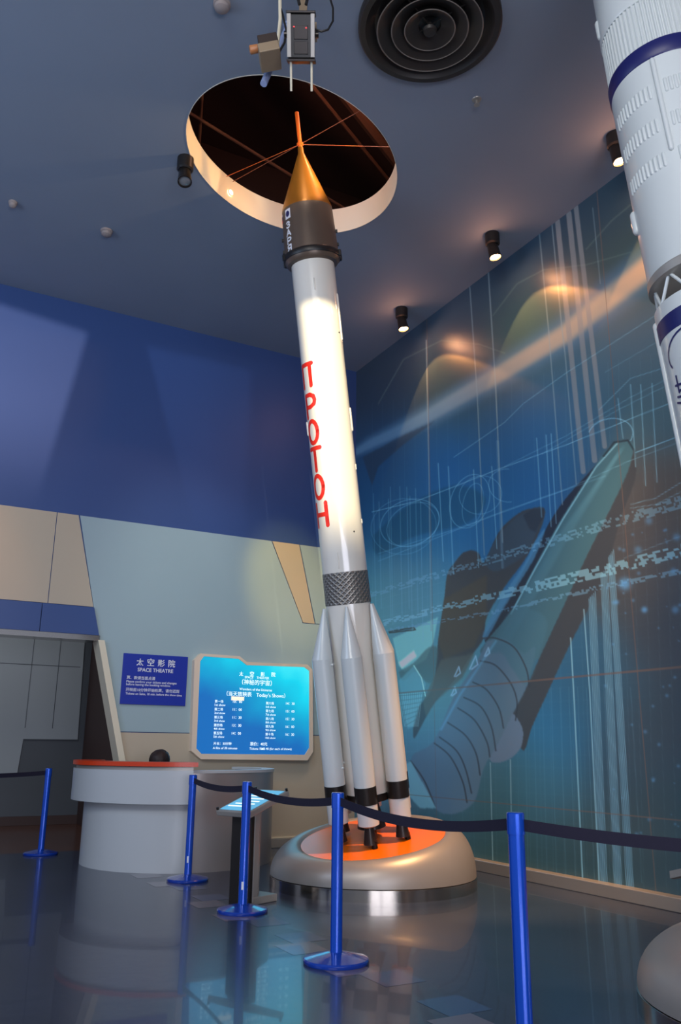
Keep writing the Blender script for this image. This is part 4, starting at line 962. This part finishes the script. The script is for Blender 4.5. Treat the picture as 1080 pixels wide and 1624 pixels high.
# round diffuser
df = empty('air_diffuser', (3.34, 4.66, ZC)); tag(df, 'large round black air diffuser with concentric rings on the ceiling', 'air diffuser')
bm = NB(); lathe(bm, [(.60, -.0), (.60, -.05), (.585, -.065), (.54, -.065), (.50, -.02), (.46, -.004)], 96, cap=False); obj('outer_ring', bm, M['louver'], df, True)
M['louver_edge'] = mat('diffuser_ring_edge', (110, 104, 98), .45)
for r1 in (.40, .28, .17):
    bm = NB(); lathe(bm, [(r1+.035, -.075), (r1-.075, -.02), (r1-.07, -.014), (r1+.04, -.07), (r1+.035, -.075)], 72, cap=False); o = obj('ring', bm, M['louver'], df, True)
    bm = NB(); lathe(bm, [(r1+.034, -.076), (r1+.040, -.080), (r1+.046, -.076), (r1+.040, -.070)], 72, cap=False); obj('ring_edge', bm, M['louver_edge'], o, True)
bm = NB(); lathe(bm, [(0, -.10), (.05, -.095), (.06, -.07), (.02, -.03), (.02, -.001)], 32, cap=False)
for k in range(4): box(bm, (.02, -.004, -.03), (.46, .004, -.018), mtx=Matrix.Rotation(k*PI/2+.4, 4, 'Z'))
obj('hub', bm, M['louver'], df, True)
bm = NB(); lathe(bm, [(.47, -.003), (0, -.003)], 64, cap=False); obj('throat', bm, M['black'], df)
# bright reflection on the opening's rim, built as an added glowing disc
q = on(370, 303, 2, 7.27); dxy = Vector((q.x-HC.x, q.y-HC.y)); a = math.atan2(dxy.dot(Vector((-HX.y, HX.x)))/HB, dxy.dot(HX)/HA); e = hole(a, .99)
rl = empty('rim_glint', (e[0], e[1], 7.27)); tag(rl, 'tiny bright reflection, added as a glowing disc, on the cream rim of the oval opening', 'glint')
mt = frame_mtx((0, 0, 0), Vector((HC.x-e[0], HC.y-e[1], 0)), (0, 0, 1))
bm = NB(); lathe(bm, [(.036, .0), (.036, .012), (.03, .014), (.03, .0)], 24, mt, cap=False); obj('glint_ring', bm, M['cream'], rl, True)
bm = NB(); lathe(bm, [(.03, .008), (0, .012)], 24, mt, cap=False); obj('lens', bm, M['lip_glint'], rl, True)  # glowing disc stands for the reflected spot
hl = Vector((HC.x, HC.y, 7.35))
lamp('POINT', (3.9, 6.2, 8.3), (3.9, 6.2, 8), 40, (1., .5, .35), shadow_soft_size=.1)  # dim warm fill added in the loft above the opening
lamp('SPOT', (HC.x+.75, HC.y-.50, 7.42), (3.24, 6.88, 7.22), 60, (1., .50, .12), spot_size=math.radians(60), spot_blend=.6, shadow_soft_size=.03)
lamp('SPOT', (3.6, 6.1, 6.85), (2.3, 7.5, 7.32), 55, (1., .72, .42), spot_size=math.radians(70), spot_blend=.5, shadow_soft_size=.02)
lamp('SPOT', (2.6, 5.9, 7.3), (3.9, 7.5, 7.3), 24, (1., .85, .7), spot_size=math.radians(80), spot_blend=.6, shadow_soft_size=.02)

# ------------------------------------------------------------------ equipment hanging near the top
z1, z2 = 6.62, 6.12
c = on(478, 60, 2, 6.42)
pj = empty('stage_projector', (c.x, c.y, c.z)); tag(pj, 'black stage light projector hanging from the ceiling with two pale rods below', 'projector')
pj.rotation_euler.z = -head
b0 = .10
bm = NB(); box(bm, (-.10, -.09, -.22), (.10, .09, .22), bev=.022); obj('housing', bm, M['black'], pj)
for s in (-1, 1):
    bm = NB(); box(bm, (s*.088-.016, -.098, -.20), (s*.088+.016, -.07, .21), bev=.004); obj('side_rail', bm, M['steel_soft'], pj)
for z in (-.225, .225):
    bm = NB(); box(bm, (-.108, -.10, z-.012), (.108, .10, z+.012), bev=.004); obj('end_frame', bm, M['charcoal'], pj)
for z, q in ((-.17, .12), (-.03, .13)):
    bm = NB(); box(bm, (-.052, -.097, z), (.052, -.088, z+q), bev=.003); obj('front_panel', bm, M['charcoal'], pj)
for x, z in ((-.05, .085), (.04, .075)):
    bm = NB(); ball(bm, (x, -.10, z), .008, seg=10); obj('indicator', bm, M['led_red'], pj)
for s in (-1, 1):
    bm = NB(); tube(bm, [(s*.078, -.05, -.23), (s*.078, -.05, -.52)], .009, 10); obj('rod', bm, M['cream'], pj, True)
    bm = NB(); lathe(bm, [(0, -.015), (.035, -.015), (.035, .015), (0, .015)], 16, Matrix.Translation((s*.115, 0, .03)) @ Matrix.Rotation(PI/2, 4, 'Y')); obj('pivot_knob', bm, M['charcoal'], pj)
for ch in pj.children: ch.rotation_euler.x = math.radians(38); ch.scale.z = .70
up_ = ZC-c.z
bm = NB(); box(bm, (-.11, .06, .16), (.11, .20, .21)); box(bm, (-.03, .10, .2), (.03, .16, up_-.01)); obj('hanging_bracket', bm, M['camera_beige'], pj)
bm = NB(); tube(bm, [(.10, 0, .08), (.15, 0, .06), (.20, 0, .08), (.235, 0, .16), (.235, 0, .28), (.20, 0, .42), (.12, 0, up_)], .008, 8); obj('cable', bm, M['black'], pj, True)
bm = NB(); tube(bm, [(-.02, -.03, .28), (-.04, -.05, .36), (-.03, -.03, .45), (-.03, 0, up_)], .012, 8); tube(bm, [(.03, -.03, .28), (.05, -.05, .38), (.03, -.03, .45), (.02, 0, up_)], .012, 8); obj('cable_loop', bm, M['black'], pj, True)
# security camera on a drop rod
c = on(425, 84, 2, 6.45); cr = empty('security_camera', (c.x, c.y, c.z)); tag(cr, 'small beige security camera hanging beside the stage projector', 'camera'); cr.rotation_euler.z = -head
rm = Matrix.Rotation(math.radians(-14), 4, 'Y')
bm = NB(); box(bm, (-.075, -.11, -.085), (.085, .10, -.0), mtx=rm, bev=.006); obj('housing', bm, M['camera_beige'], cr)
bm = NB(); box(bm, (-.06, -.10, .002), (.09, .11, .085), mtx=rm, bev=.004); obj('cover', bm, M['camera_dark'], cr)
bm = NB(); lathe(bm, [(0, 0), (.032, 0), (.034, .06), (.026, .065), (.026, .05), (0, .045)], 20, rm @ Matrix.Translation((-.07, -.03, .03)) @ Matrix.Rotation(-PI/2, 4, 'Y')); obj('lens', bm, mat('amber_lens', (186, 122, 76), .4), cr, True)
up_ = ZC-c.z
bm = NB(); tube(bm, [(.07, 0, .05), (.085, 0, .32), (.07, 0, up_)], .014, 10); obj('drop_rod', bm, M['cream'], cr, True)
bm = NB(); tube(bm, [(.08, .02, .02), (.125, 0, .1), (.135, 0, .22), (.105, 0, .36), (.08, 0, .45), (.075, 0, up_)], .009, 8); obj('cable', bm, M['black'], cr, True)
# pale pipe
a = on(418, 133, 2, 6.35); b = on(458, 40, 2, ZC)
t = (b-a)
hp = empty('hanging_pipe', tuple(a)); tag(hp, 'pale blue pipe slanting down behind the security camera', 'pipe')
bm = NB(); tube(bm, [(0, 0, 0), tuple(t)], .028, 16); obj('tube', bm, M['pipe_blue'], hp, True)
bm = NB(); lathe(bm, [(.0, .0), (.05, 0), (.05, -.02), (0, -.02)], 16, Matrix.Translation(t)); obj('ceiling_flange', bm, M['pipe_blue'], hp, True)
